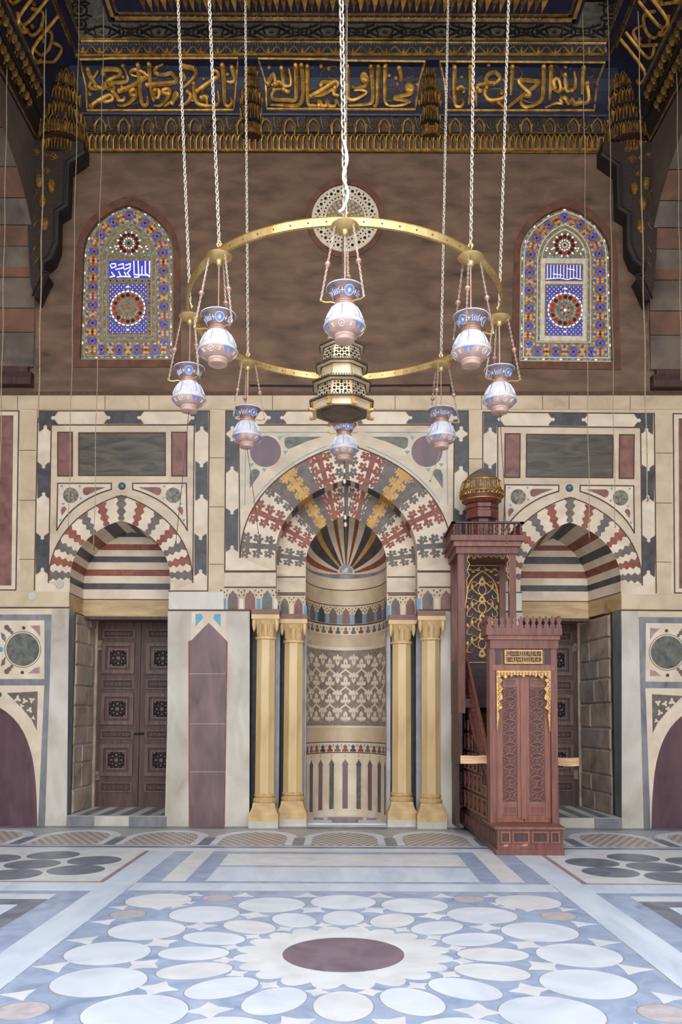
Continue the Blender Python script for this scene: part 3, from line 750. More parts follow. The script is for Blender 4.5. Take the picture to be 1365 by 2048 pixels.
# ---- the concave niche itself
RN = (P(774, 1130, YN).x - P(612, 1130, YN).x) / 2; XN = (P(774, 1130, YN).x + P(612, 1130, YN).x) / 2
DN = 1.08; YBK = YN + DN
zsp = P(693, 1130, YN).z
bz = lambda py: P(693, py, YBK).z
def N(al, z, off=0.0):       # al -90..90 degrees, 0 at the back
    r = radians(al)
    return Vector((XN + (RN - off) * sin(r), YN + (DN - off) * cos(r), z))
def nband(mb, y0, y1, m, off=0.0, n=40):
    z0, z1 = (bz(y1) if y1 < 1630 else 0), bz(y0)
    for i in range(n):
        a0, a1 = -90 + 180 * i / n, -90 + 180 * (i + 1) / n
        mb.quad(N(a0, z0, off), N(a1, z0, off), N(a1, z1, off), N(a0, z1, off), m)
def npoly(mb, pts, m, off):   # pts in (angle, py)
    v = [Vector((a, 0, bz(y))) for a, y in pts]
    tri = tessellate_polygon([v])
    mb.add([N(a, bz(y), off) for a, y in pts], [tuple(t) for t in tri], m)
    n = len(pts)
    for i in range(n):
        a, c = pts[i], pts[(i + 1) % n]
        mb.quad(N(a[0], bz(a[1]), off), N(c[0], bz(c[1]), off), N(c[0], bz(c[1]), 0), N(a[0], bz(a[1]), 0), m)
b = MB()
zdome = zsp
for y0, y1, m in ((1148, 1158, 'grey_marble'), (1158, 1180, 'cream'), (1180, 1182, 'line'), (1182, 1211, 'cream3'), (1211, 1213, 'line'), (1213, 1249, 'cream3'), (1249, 1252, 'line'), (1252, 1270, 'cream2'), (1270, 1272, 'cream3'), (1272, 1295, 'cream3'), (1295, 1455, 'cream2'), (1455, 1458, 'cream3'), (1458, 1483, 'cream3'), (1483, 1485, 'line'), (1485, 1504, 'cream2'), (1504, 1506, 'line'), (1506, 1640, 'cream2')):
    nband(b, y0, y1, m)
npiece('niche_wall', b, smooth=True)
# half dome: gores running from the lotus to the arch
b = MB()
arc = [P(x, y, YN) for x, y in A2I]
zb0 = bz(1148)
def dome(t, al):
    i = at([tuple(p) for p in arc], t); s = sin(radians(al)); c = cos(radians(al))
    return Vector((XN + (i[0] - XN) * s, YBK - DN * (1 - c), zb0 + (i[2] - zb0) * s))
half_ = [(0, .035, 'cream2'), (.035, .085, 'red'), (.085, .135, 'cream2'), (.135, .225, 'black'), (.225, .27, 'yellow'), (.27, .335, 'black'), (.335, .39, 'cream2'), (.39, .425, 'red'), (.425, .475, 'cream2'), (.475, .5, 'black')]
for t0, t1, m in half_ + [(1 - t1, 1 - t0, m) for t0, t1, m in half_[::-1]]:
    k = max(1, int((t1 - t0) / .02)); na = 14
    for j in range(k):
        ta, tb = t0 + (t1 - t0) * j / k, t0 + (t1 - t0) * (j + 1) / k
        for i in range(na):
            a0, a1 = 6 + 84 * i / na, 6 + 84 * (i + 1) / na
            b.quad(dome(ta, a0), dome(tb, a0), dome(tb, a1), dome(ta, a1), m)
npiece('half_dome', b, 'sunburst half dome of striped coloured stone', True)
b = MB()
c = Vector((XN, YBK - .03, zb0))
b.prism([c + Vector((x * .01, 0, z * .01)) for x, z in ((-17, 0), (-17, 8), (-12, 15), (-5, 20), (0, 22), (5, 20), (12, 15), (17, 8), (17, 0))], (0, .12, 0), 'cream2')
b.prism([c + Vector((x * .01, -.012, z * .01)) for x, z in ((-11, 1.5), (-11, 7), (-6, 13), (0, 17), (6, 13), (11, 7), (11, 1.5))], (0, .012, 0), 'grey_marble')
b.prism([c + Vector((x * .01, -.016, z * .01)) for x, z in ((-8, 2), (2, 2), (4, 11), (-2, 8))], (0, .012, 0), 'white_marble')
npiece('lotus_boss', b)
# frieze, star bands, carved field, arcade on the concave wall
b = MB()
for i in range(9):
    c = -80 + 20 * i; a = 6.2
    npoly(b, [(c - a, 1248), (c - a, 1230), (c - a * .75, 1227), (c - a * .8, 1224), (c - a * .4, 1221), (c, 1216), (c + a * .4, 1221), (c + a * .8, 1224), (c + a * .75, 1227), (c + a, 1230), (c + a, 1248)], ('greybrown', 'porphyry', 'black')[i % 3], .006)
    for k in (7.6, 10.0, 12.4): npoly(b, [(c + k - .8, 1248), (c + k - .8, 1230), (c + k + .8, 1230), (c + k + .8, 1248)], 'bead' if (i + int(k)) % 2 else 'turq', .005)
    for dx, dy in ((10, 1219), (7, 1223), (13, 1223), (10, 1226), (4.5, 1217), (15.5, 1217)): npoly(b, [(c + dx - 1, dy), (c + dx, dy - 1.8), (c + dx + 1, dy), (c + dx, dy + 1.8)], 'black', .005)
npiece('trefoil_frieze', b)
b = MB()
for i in range(15):
    c = -84 + 12 * i; m = ('greybrown', 'red', 'greybrown', 'red')[i % 4]
    npoly(b, [(c - 3.2, 1268), (c - 4.4, 1264), (c - 1.6, 1261), (c - 2.2, 1257), (c, 1254), (c + 2.2, 1257), (c + 1.6, 1261), (c + 4.4, 1264), (c + 3.2, 1268)], m, .005)
    npoly(b, [(c + 6 - 1.3, 1258), (c + 6, 1255), (c + 6 + 1.3, 1258), (c + 6, 1262)], 'turq', .005)
npiece('crenel_band', b)
b = MB()
for i in range(15):
    c = -84 + 12 * i; m = ('black', 'red', 'greybrown', 'red')[i % 4]
    npoly(b, [(c - 4.4, 1503), (c - 4.6, 1499), (c - 1.8, 1496.5), (c - 3.6, 1492), (c - 1.2, 1491), (c, 1487), (c + 1.2, 1491), (c + 3.6, 1492), (c + 1.8, 1496.5), (c + 4.6, 1499), (c + 4.4, 1503)], m, .005)
    npoly(b, [(c + 6 - 1.3, 1490), (c + 6, 1487), (c + 6 + 1.3, 1490), (c + 6, 1495)], 'turq', .005)
npiece('crenel_band', b)
b = MB()
rnd = random.Random(11)
for i in range(60):      # low relief writing band
    c = -78 + 156 * i / 60; h = rnd.uniform(3, 8); y = 1283 + rnd.uniform(-3, 3)
    npoly(b, [(c - .5, y - h), (c + .5, y - h), (c + .6, y + h), (c + 1.8, y + h), (c + 1.6, y + h + 1.6), (c - .6, y + h + 1)], 'cream', .004)
npiece('carved_inscription', b)
b = MB()
z0_, z1_ = bz(1451), bz(1301)
for i in range(32):
    a0, a1 = -82 + 164 * i / 32, -82 + 164 * (i + 1) / 32; b.quad(N(a0, z0_, .003), N(a1, z0_, .003), N(a1, z1_, .003), N(a0, z1_, .003), 'niche_ground')
hp, vp = 12.4, 35.0
def tre(c, y, s, m='cream2'):   # trefoil leaf, s = 1 points up
    q = [(-.9, 9), (-1.3, 5.5), (-3.8, 6.8), (-5.9, 4.6), (-6.3, 1.2), (-4.6, -.6), (-2.4, .8), (-2.6, -2.2), (-2.6, -5.6), (-1.4, -8.2), (0, -10.6), (1.4, -8.2), (2.6, -5.6), (2.6, -2.2), (2.4, .8), (4.6, -.6), (6.3, 1.2), (5.9, 4.6), (3.8, 6.8), (1.3, 5.5), (.9, 9)]
    pts = [(min(81.5, max(-81.5, c + x * 1.22)), min(1451, max(1301, y + s * yy * 1.15))) for x, yy in q]
    npoly(b, pts, m, .0065)
    npoly(b, [(c - .9, y - s * 1.5), (c, y - s * 4), (c + .9, y - s * 1.5), (c, y + s * 1)], rnd.choice(('turq', 'niche_ground', 'niche_ground', 'line')), .009)
for r in range(-1, 6):
    for k in range(-7, 8):
        c = k * hp; up = k % 2 == 0
        if abs(c) > 82: continue
        y = 1320 + r * vp + (9 if up else 0)
        if up and r == 3: npoly(b, [(c - 6, 1449), (c, 1442), (c + 6, 1449)], 'niche_ground', .008)
        if 1306 < y < 1447: tre(c, y, 1 if up else -1)
        if k < 6 and abs(c) < 76:
            ya, yb = y + (11 if up else -11) * 1.0, 1320 + r * vp + (0 if up else 9) + (-11 if up else 11)
            ya = 1320 + r * vp + (20 if up else 26 + 0); 
            y_pk, y_vl = 1320 + r * vp + 19, 1320 + r * vp + 19 + 13 - 0
            p0, p1 = (y_pk, y_vl) if up else (y_vl, y_pk)
            if 1304 < min(p0, p1) and max(p0, p1) < 1449:
                npoly(b, [(c, p0 - 2.1), (c + hp, p1 - 2.1), (c + hp, p1 + 2.1), (c, p0 + 2.1)], 'cream2', .006)
                mid = (p0 + p1) / 2; npoly(b, [(c + hp / 2 - .9, mid), (c + hp / 2, mid - 2.4), (c + hp / 2 + .9, mid), (c + hp / 2, mid + 2.4)], 'cream', .0085)
npiece('carved_field', b, 'carved zigzag leaf pattern on the curved wall')
b = MB()
for c, w, m in ((0, 8.0, 'purple'), (-21, 7.0, 'green_stone'), (21, 7.0, 'green_stone'), (-40, 7, 'purple'), (40, 7, 'purple'), (-60, 7.5, 'black'), (60, 7.5, 'black'), (-80, 6, 'black'), (80, 6, 'black')):
    h = w / 2
    npoly(b, [(c - h, 1617), (c - h, 1532), (c - h * 1.25, 1529), (c - h * .9, 1525), (c - h * .35, 1521), (c, 1517), (c + h * .35, 1521), (c + h * .9, 1525), (c + h * 1.25, 1529), (c + h, 1532), (c + h, 1617)], m, .006)
    npoly(b, [(c - 1, 1511), (c, 1508), (c + 1, 1511), (c, 1515)], 'yellow', .006)
npiece('blind_arcade', b, 'row of slim coloured stone panels at the foot')
# niche floor
b = MB(); b.prism([N(a, .012) for a in range(-90, 91, 10)], (0, 0, -.012), 'fl_white')
for x0, x1, y0, y1, m in ((-.28, .28, .45, .8, 'fl_purple'), (-.5, -.34, .45, .7, 'fl_grey'), (.34, .5, .45, .7, 'fl_grey'), (-.2, .2, .1, .45, 'fl_purple')): b.box((XN + x0, YN + y0, .012), (XN + x1, YN + y1, .016), m)
npiece('niche_floor', b)
# ------------------------------------------------------------------ the four columns
def oct_(mb, c, z0, z1, r0, r1, m, k=8, rot=pi / 8): mb.lathe([(r0 / cos(pi / 8), z0), (r1 / cos(pi / 8), z1)], (c.x, c.y, 0), m, k, rot)
def column(px, Yc, yb, yc0, yc1, lab):
    c = P(px, 1640, Yc); c.z = 0
    t = thing('marble_column', c, lab, 'column', 'columns of the prayer niche')
    k = Yc / F; Z = lambda y: P(px, y, Yc).z
    zt1 = Z(yc0); zt0 = Z(yc1); hs = .30
    # base: square plinth, sloped block, torus ring
    b = MB(); w = 29 * k
    b.box((c.x - w, c.y - w, 0), (c.x + w, c.y + w, .10), 'pier_marble'); b.box((c.x - w * 1.0, c.y - w * 1.0, .10), (c.x + w * 1.0, c.y + w * 1.0, .20), 'column_base')
    sq = lambda r, z: [(c.x - r, c.y - r, z), (c.x + r, c.y - r, z), (c.x + r, c.y + r, z), (c.x - r, c.y + r, z)]
    for r0, z0, r1, z1 in ((w * .97, .20, w * .78, .30), (w * .78, .30, w * .74, .36)):
        b.add(sq(r0, z0) + sq(r1, z1), [(0, 1, 5, 4), (1, 2, 6, 5), (2, 3, 7, 6), (3, 0, 4, 7), (4, 5, 6, 7)], 'column_base')
    b.lathe([(w * .74, .35), (w * .8, .37), (w * .82, .395), (w * .74, .42), (w * .66, .435), (w * .74, .45), (w * .74, .475), (w * .64, .5)], (c.x, c.y, 0), 'column_base', 16, pi / 8)
    b.build('base', t)
    b = MB(); oct_(b, c, .49, zt0 + .01, 18.8 * k, 18.0 * k, 'column'); b.build('shaft', t)
    # capital: ring, flaring bell with leaf facets, square abacus
    b = MB(); h = zt1 - zt0
    b.lathe([(18 * k, zt0), (22 * k, zt0 + .015), (22 * k, zt0 + .045), (18.5 * k, zt0 + .06)], (c.x, c.y, 0), 'column', 16, pi / 8)
    n = 16; o = []
    for f, r, sqv in ((.12, 19, 0), (.45, 21, .25), (.7, 24, .6), (.84, 27, .95)):
        ring = []
        for i in range(n):
            a = 2 * pi * i / n + pi / 4; s_ = 1 / max(abs(cos(a)), abs(sin(a))); rr = r * k * ((1 - sqv) * 1 + sqv * s_ * .98)
            if i % 2: rr *= 1 - .05 * (1 - sqv)
            ring.append((c.x + rr * cos(a), c.y + rr * sin(a), zt0 + h * f))
        o.append(ring)
    for q in range(3): b.add(o[q] + o[q + 1], [(i, (i + 1) % n, n + (i + 1) % n, n + i) for i in range(n)], 'column')
    a_ = 27.5 * k; b.box((c.x - a_, c.y - a_, zt0 + h * .82), (c.x + a_, c.y + a_, zt1), 'column')
    for sx_ in (-1, 0, 1):          # leaf tongues and corner drops
        if sx_: b.lathe([(.001, zt0 + h * .3), (.022, zt0 + h * .42), (.035, zt0 + h * .62), (.03, zt0 + h * .8)], (c.x + sx_ * 22.5 * k, c.y - 22.5 * k, 0), 'column', 6)
        pts = [(c.x + sx_ * 11 * k + x * k, c.y - 23.6 * k, zt0 + h * z) for x, z in ((-4.5, .2), (-4.5, .58), (0, .78), (4.5, .58), (4.5, .2))]
        b.tube(pts, .008, 'column_base', 4)
    b.build('capital', t)
    b = MB(); a_ = 28 * k; b.box((c.x - a_, c.y - a_, zt1), (c.x + a_, c.y + a_ * .9, zt1 + .075), 'porphyry'); b.build('abacus', t)
    return t
ca = YW + .03; cb = YW + .30
column(529.5, ca, 1655, 1232, 1281, 'yellow eight-sided column at the outer left of the prayer niche')
column(585.5, cb, 1647, 1241, 1288, 'yellow eight-sided column at the inner left of the prayer niche')
column(803.5, cb, 1647, 1243, 1290, 'yellow eight-sided column at the inner right of the prayer niche')
column(862, ca, 1655, 1235, 1283, 'yellow eight-sided column right of the niche, next to the red wooden pulpit')
# ================================================================== windows
def stained(name, mirror, pale, lab):
    w = MB(); nm = sempty(name, lab, 'window')
    D = .055
    PLANE[0] = 0
    fo = [(144, 735)] + arch(153, 360, 511, 258, 393, 14) + [(362, 735)]
    def fin(mb, part, par=nm, label=None):
        if mirror: mb.mirror()
        o = mb.build(part, par)
        if label: o['label'] = label
        return o
    b = MB(); b.ring([W(x, y, .02) for x, y in fo], [W(x, y, .02) for x, y in WIN], (0, .11, 0), 'window_frame'); fin(b, 'window_frame')
    PLANE[0] = D
    b = MB(); wp(b, [(159, 721)] + arch(166, 348, 511, 258, 409, 14) + [(348, 721)], 'glass_ground', .004)
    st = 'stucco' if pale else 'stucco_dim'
    rim = lambda k: [(160 + k, 720 - k)] + arch(167 + k, 347 - k, 511, 258, 410 + 1.25 * k, 14) + [(347 - k, 720 - k)]
    inn = lambda k: [(206 + k, 680 - k)] + arch(207 + k, 311 - k, 520, 258, 447 + 1.2 * k, 14) + [(311 - k, 680 - k)]
    def rg(a, c, m, t): b.ring([W(x, y, t) for x, y in a], [W(x, y, t) for x, y in c], (0, t, 0), m)
    rg(rim(0), rim(2), st, .014); rg(rim(7), rim(9), st, .014); rg(inn(-2), inn(0), st, .014); rg(inn(6), inn(8.5), st, .014)
    rq = random.Random(31 + mirror)
    def bead(x, y, r, m, ry=None, rot=0.0, n=8):
        unlit = (720 - y) / 300 * .75 + (.25 if (x < 205) != mirror else 0)
        if rq.random() < unlit * .62: m = {'pane_blue': 'pane_blue_unlit', 'pane_yellow': 'pane_yellow_unlit', 'pane_turq': 'pane_green'}.get(m, m)  # less-lit copies of the panes, more of them towards the top
        c_, s_ = cos(rot), sin(rot); ry = ry or r
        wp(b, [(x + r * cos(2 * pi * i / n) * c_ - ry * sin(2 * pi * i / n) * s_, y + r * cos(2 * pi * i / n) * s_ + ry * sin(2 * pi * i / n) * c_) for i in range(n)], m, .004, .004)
    def dash(path, n, m, ln, wd_):
        tot = len(path)
        for i in range(n):
            p = at(path, (i + .5) / n); q = at(path, (i + .6) / n); a = atan2(q[1] - p[1], q[0] - p[0]); bead(p[0], p[1], ln, m[i % len(m)], wd_, a, 6)
    def dens(pth):   # re-sample an outline evenly
        pth = pth + [pth[0]]; L = [0]
        for i in range(len(pth) - 1): L.append(L[-1] + sqrt((pth[i + 1][0] - pth[i][0]) ** 2 + (pth[i + 1][1] - pth[i][1]) ** 2))
        out = []
        for k in range(121):
            t = L[-1] * k / 120; i = max(j for j in range(len(L)) if L[j] <= t + 1e-9); i = min(i, len(pth) - 2); f = (t - L[i]) / max(1e-9, L[i + 1] - L[i]); out.append(lerp(pth[i], pth[i + 1], f))
        return out
    dash(dens(rim(4.5)), 74, ('pane_turq', 'pane_turq', 'pane_white'), 3.2, 1.5); dash(dens(inn(3)), 52, ('pane_turq', 'pane_turq', 'pane_green'), 3.0, 1.5)
    # floral border: rosettes with leaf pairs
    rnd = random.Random(4 + mirror)
    mid = dens([(185, 700)] + arch(187, 327, 520, 258, 430, 14) + [(331, 700)])
    npt = 42
    for i in range(npt):
        p = Vector(at(mid, i / npt)); q = Vector(at(mid, (i + .3) / npt)); d = (q - p).normalized(); s_ = Vector((-d.y, d.x)); a = atan2(d.y, d.x)
        if i % 2 == 0:
            bead(p.x, p.y, 3.2, rnd.choice(('pane_turq', 'pane_darkred', 'pane_blue')))
            for k in range(6):
                aa = a + k * pi / 3; bead(p.x + 5.6 * cos(aa), p.y + 5.6 * sin(aa), 3.3, 'pane_yellow' if k % 3 else 'pane_red', 2.5, aa, 6)
            for sg in (1, -1):
                e = p + s_ * 11 * sg; bead(e.x, e.y, 5.4, 'pane_blue', 2.5, a + sg * .5, 6); e2 = p + s_ * 11 * sg + d * 5; bead(e2.x, e2.y, 2.9, 'pane_yellow', 2.1, a - sg * .6, 6)
                e3 = p + s_ * 12 * sg - d * 5; bead(e3.x, e3.y, 3.2, 'pane_yellow', 2.2, a + sg * .9, 6)
        else:
            bead(p.x, p.y, 2.7, 'pane_darkred')
            for sg in (1, -1):
                for s2 in (1, -1):
                    e = p + s_ * 6.5 * sg + d * 3.2 * s2; bead(e.x, e.y, 6.3, 'pane_blue', 2.6, a + sg * s2 * .75 + pi / 2, 6)
                e = p + s_ * 12.5 * sg; bead(e.x, e.y, 3.7, 'pane_yellow', 2.2, a, 6)
    # top tympanum
    bead(258, 487, 6, 'stucco' if pale else 'pane_green', n=14); bead(258, 487, 3, 'pane_darkred')
    for k in range(12): a = pi / 6 * k; bead(258 + 17 * cos(a), 487 + 17 * sin(a), 4.1, 'pane_darkred' if k != 3 else 'pane_red', n=10); bead(258 + 10 * cos(a), 487 + 10 * sin(a), 1.6, 'pane_white')
    for k in range(12): a = pi / 6 * (k + .5); bead(258 + 22.5 * cos(a), 487 + 22.5 * sin(a), 2.8, 'pane_white', 1.6, a, 6)
    for x in (227, 289):
        for k in range(7): a = k * pi * 2 / 7; bead(x + 6 * cos(a), 498 + 6 * sin(a), 2.2, 'pane_green' if k % 2 else 'pane_white', 1.5, a, 6)
    dash([(217, 511), (301, 511)], 11, ('pane_turq',), 3, 1.6)
    if pale:
        b.ring([W(x, y, .016) for x, y in ((212, 514), (306, 514), (306, 679), (212, 679))], [W(x, y, .016) for x, y in ((221, 524), (297, 524), (297, 669), (221, 669))], (0, .016, 0), 'stucco')
        wr(b, 221, 560, 297, 565, 'stucco', .016)
    # inscription panel (white letters on blue)
    x0, x1, y0, y1 = 218, 301, 522, 557
    if pale: x0, x1, y0, y1 = 223, 296, 526, 558
    wr(b, x0, y0, x1, y1, 'pane_indigo' if pale else 'pane_blue', .003, .004)
    sx_ = (x1 - x0) / 290.0; sy_ = (y1 - y0) / 120.0
    strokes = [[(285, 5), (285, 85)], [(255, 5), (255, 85), (285, 110)], [(205, 5), (210, 112), (180, 112)], [(175, 5), (178, 95), (285, 100)], [(150, 60), (130, 85), (150, 110), (90, 108)], [(120, 30), (150, 20), (150, 45), (110, 60)], [(70, 30), (100, 20), (105, 48), (50, 60)], [(10, 30), (20, 50), (50, 40), (45, 20), (20, 22)], [(20, 80), (40, 105), (10, 112)], [(70, 75), (85, 108), (60, 112)], [(232, 40), (232, 90)], [(110, 80), (125, 108)]]
    if mirror: strokes = [[(290 - x, y) for x, y in s__] for s__ in strokes]
    if pale: strokes = [[(x, 5), (x, 100)] for x in range(15, 280, 26)] + [[(5, 110), (60, 100), (120, 112), (180, 100), (285, 110)], [(60, 40), (120, 30)], [(160, 80), (230, 70)]]
    for s__ in strokes: wline(b, [(x0 + x * sx_, y0 + y * sy_) for x, y in s__], 2.4 if not pale else 1.5, 'pane_white', .004, lay=.006)
    dash([(218, 562), (301, 562)], 13, ('pane_darkred', 'pane_green'), 2, 1.7)
    # lower panel with a roundel
    wr(b, 219, 568, 294, 667, 'pane_indigo', .003, .004)
    for i in range(17):
        for j in range(22):
            x, y = 221.5 + i * 4.4, 570.5 + j * 4.5
            if (x - 256) ** 2 + (y - 617) ** 2 > 1400: bead(x, y, 1.1, 'pane_blue' if (i + j) % 2 else 'pane_white', n=5)
    wp(b, circ(256, 617, 36, 28), 'glass_ground', .004, .004)
    for k in range(24): a = 2 * pi * k / 24; bead(256 + 34 * cos(a), 617 + 34 * sin(a), 3.6, 'pane_white', 1.8, a + pi / 2, 6)
    for k in range(16): a = 2 * pi * k / 16; bead(256 + 26.5 * cos(a), 617 + 26.5 * sin(a), 4.2, 'pane_red' if (k * 5) % 8 < 4 else 'pane_darkred', n=10)
    for k in range(20): a = 2 * pi * k / 20; bead(256 + 19.5 * cos(a), 617 + 19.5 * sin(a), 2.3, 'pane_turq' if k % 2 else 'pane_yellow', 1.7, a + pi / 2, 6)
    for k in range(14): a = 2 * pi * k / 14; bead(256 + 13.5 * cos(a), 617 + 13.5 * sin(a), 2.1, 'pane_green' if k % 2 else 'pane_blue')
    for k in range(10): a = 2 * pi * k / 10; bead(256 + 8 * cos(a), 617 + 8 * sin(a), 1.8, 'pane_yellow' if k % 2 else 'pane_darkred')
    bead(256, 617, 3, 'pane_white'); bead(256, 574, 3.4, 'pane_white', 2); bead(256, 660, 3.4, 'pane_white', 2)
    for x in (214, 299): dash([(x, 566), (x, 672)], 17, ('pane_darkred', 'pane_red', 'pane_green'), 2, 1.7)
    dash([(214, 672), (299, 672)], 13, ('pane_darkred', 'pane_red', 'pane_green'), 2, 1.7)
    fin(b, 'window_pane')
    PLANE[0] = 0
stained('window_1', False, False, 'blue and yellow stained glass arched window in the left of the brown wall')
stained('window_2', True, True, 'paler stained glass arched window with a white stucco frame, right of the brown wall')
# round stucco grille
o3 = sempty('window_3', 'round white stucco lattice window high over the prayer niche', 'window')
b = MB(); b.ring([W(x, y, .02) for x, y in circ(691, 437, 79, 40)], [W(x, y, .02) for x, y in OCU], (0, .11, 0), 'window_frame'); b.build('window_frame', o3)
PLANE[0] = .04
b = MB(); wp(b, circ(691, 437, 69, 40), 'glass_ground', .004)
def crg(r0, r1, m='stucco', t=.02): b.ring([W(x, y, t) for x, y in circ(691, 437, r0, 40)], [W(x, y, t) for x, y in circ(691, 437, r1, 40)], (0, t - .004, 0), m)
crg(69, 62); crg(49, 46); crg(41, 38); 
wp(b, circ(691, 437, 62, 40), 'stucco', .006, .004); 
for k in range(24):
    a = 2 * pi * k / 24
    for rr, s_ in ((55.5, 3.4), (51.5, 1.8), (59.5, 1.8)): wp(b, circ(691 + rr * cos(a + (.13 if rr != 55.5 else 0)), 437 + rr * sin(a + (.13 if rr != 55.5 else 0)), s_, 6), 'hole', .007, .004)
for k in range(40): a = 2 * pi * k / 40; wp(b, circ(691 + 43.5 * cos(a), 437 + 43.5 * sin(a), 1.8, 6), 'hole', .007, .004)
rnd = random.Random(2)
wp(b, circ(691, 437, 38, 32), 'glass_ground', .008, .004)
for rr, n_, s_ in ((34, 22, 2.6), (27, 18, 2.6), (20, 14, 2.4), (13, 9, 2.3), (6.5, 5, 2.0)):
    for k in range(n_):
        a = 2 * pi * k / n_ + rr; x, y = 691 + rr * cos(a), 437 + rr * sin(a); wp(b, circ(x, y, s_, 7), 'stucco', .014, .004); wp(b, circ(x, y, s_ * .42, 5), 'hole', .015, .004)
b.build('stucco_lattice', o3); PLANE[0] = 0

# ================================================================== cornice, ceiling and side arcades
def pz(py, d): return P(688, py, YW - d).z
PROF = [(306, .0), (304, .03), (299, .05), (267, .15), (265, .2), (233, .31), (231, .36), (227, .37), (205, .385), (180, .43), (155, .51), (133, .62), (119, .75), (112, .77), (110, .8), (86, .86), (82, .87), (80, .84)]
PR = [(d, pz(y, d)) for y, d in PROF]
PM = ['navy', 'gold_dim', 'cornice_dark', 'cornice_dark', 'cornice_dark', 'navy_grey', 'navy_grey', 'navy', 'navy', 'navy', 'navy', 'navy', 'cornice_dark', 'gold_dim', 'navy', 'gold_old', 'cornice_dark']
zc48 = pz(47, 1.44); ZC = max(pz(0, .62), zc48 + .35)
YFRONT = 5.0
def loopc(d): return [(XL + d, YFRONT), (XL + d, YW - d), (XR - d, YW - d), (XR - d, YFRONT)]
corn = sempty('trim_1', 'dark gilded cornice with a blue inscription band under the ceiling', 'cornice')
b = MB()
for i in range(len(PR) - 1):
    a, c = loopc(PR[i][0]), loopc(PR[i + 1][0])
    for k in range(3): b.quad((*a[k], PR[i][1]), (*a[k + 1], PR[i][1]), (*c[k + 1], PR[i + 1][1]), (*c[k], PR[i + 1][1]), PM[i])
b.build('cove', corn)
def Q(px, py, off=0.0):
    """where the sight line meets the back cove; off = proud of it"""
    r = ray(px, py)
    for i in range(len(PR) - 1):
        (d0, z0), (d1, z1) = PR[i], PR[i + 1]
        y0, y1 = YW - d0, YW - d1
        # solve H + r.z/r.y*Y = z on segment
        k = r.z / r.y; f0 = H + k * y0 - z0; f1 = H + k * y1 - z1
        if f0 * f1 <= 0 and abs(f0 - f1) > 1e-9:
            t = f0 / (f0 - f1); Y = y0 + (y1 - y0) * t; nrm = Vector((0, -(z1 - z0), -(d1 - d0)))
            if nrm.y > 0: nrm = -nrm
            nrm.normalize(); nrm = Vector((0, -abs(nrm.y), -abs(nrm.z)))
            return Vector((r.x / r.y * Y, Y, H + k * Y)) + nrm * off
    return Vector((r.x / r.y * (YW - .4), YW - .4, H + r.z / r.y * (YW - .4)))
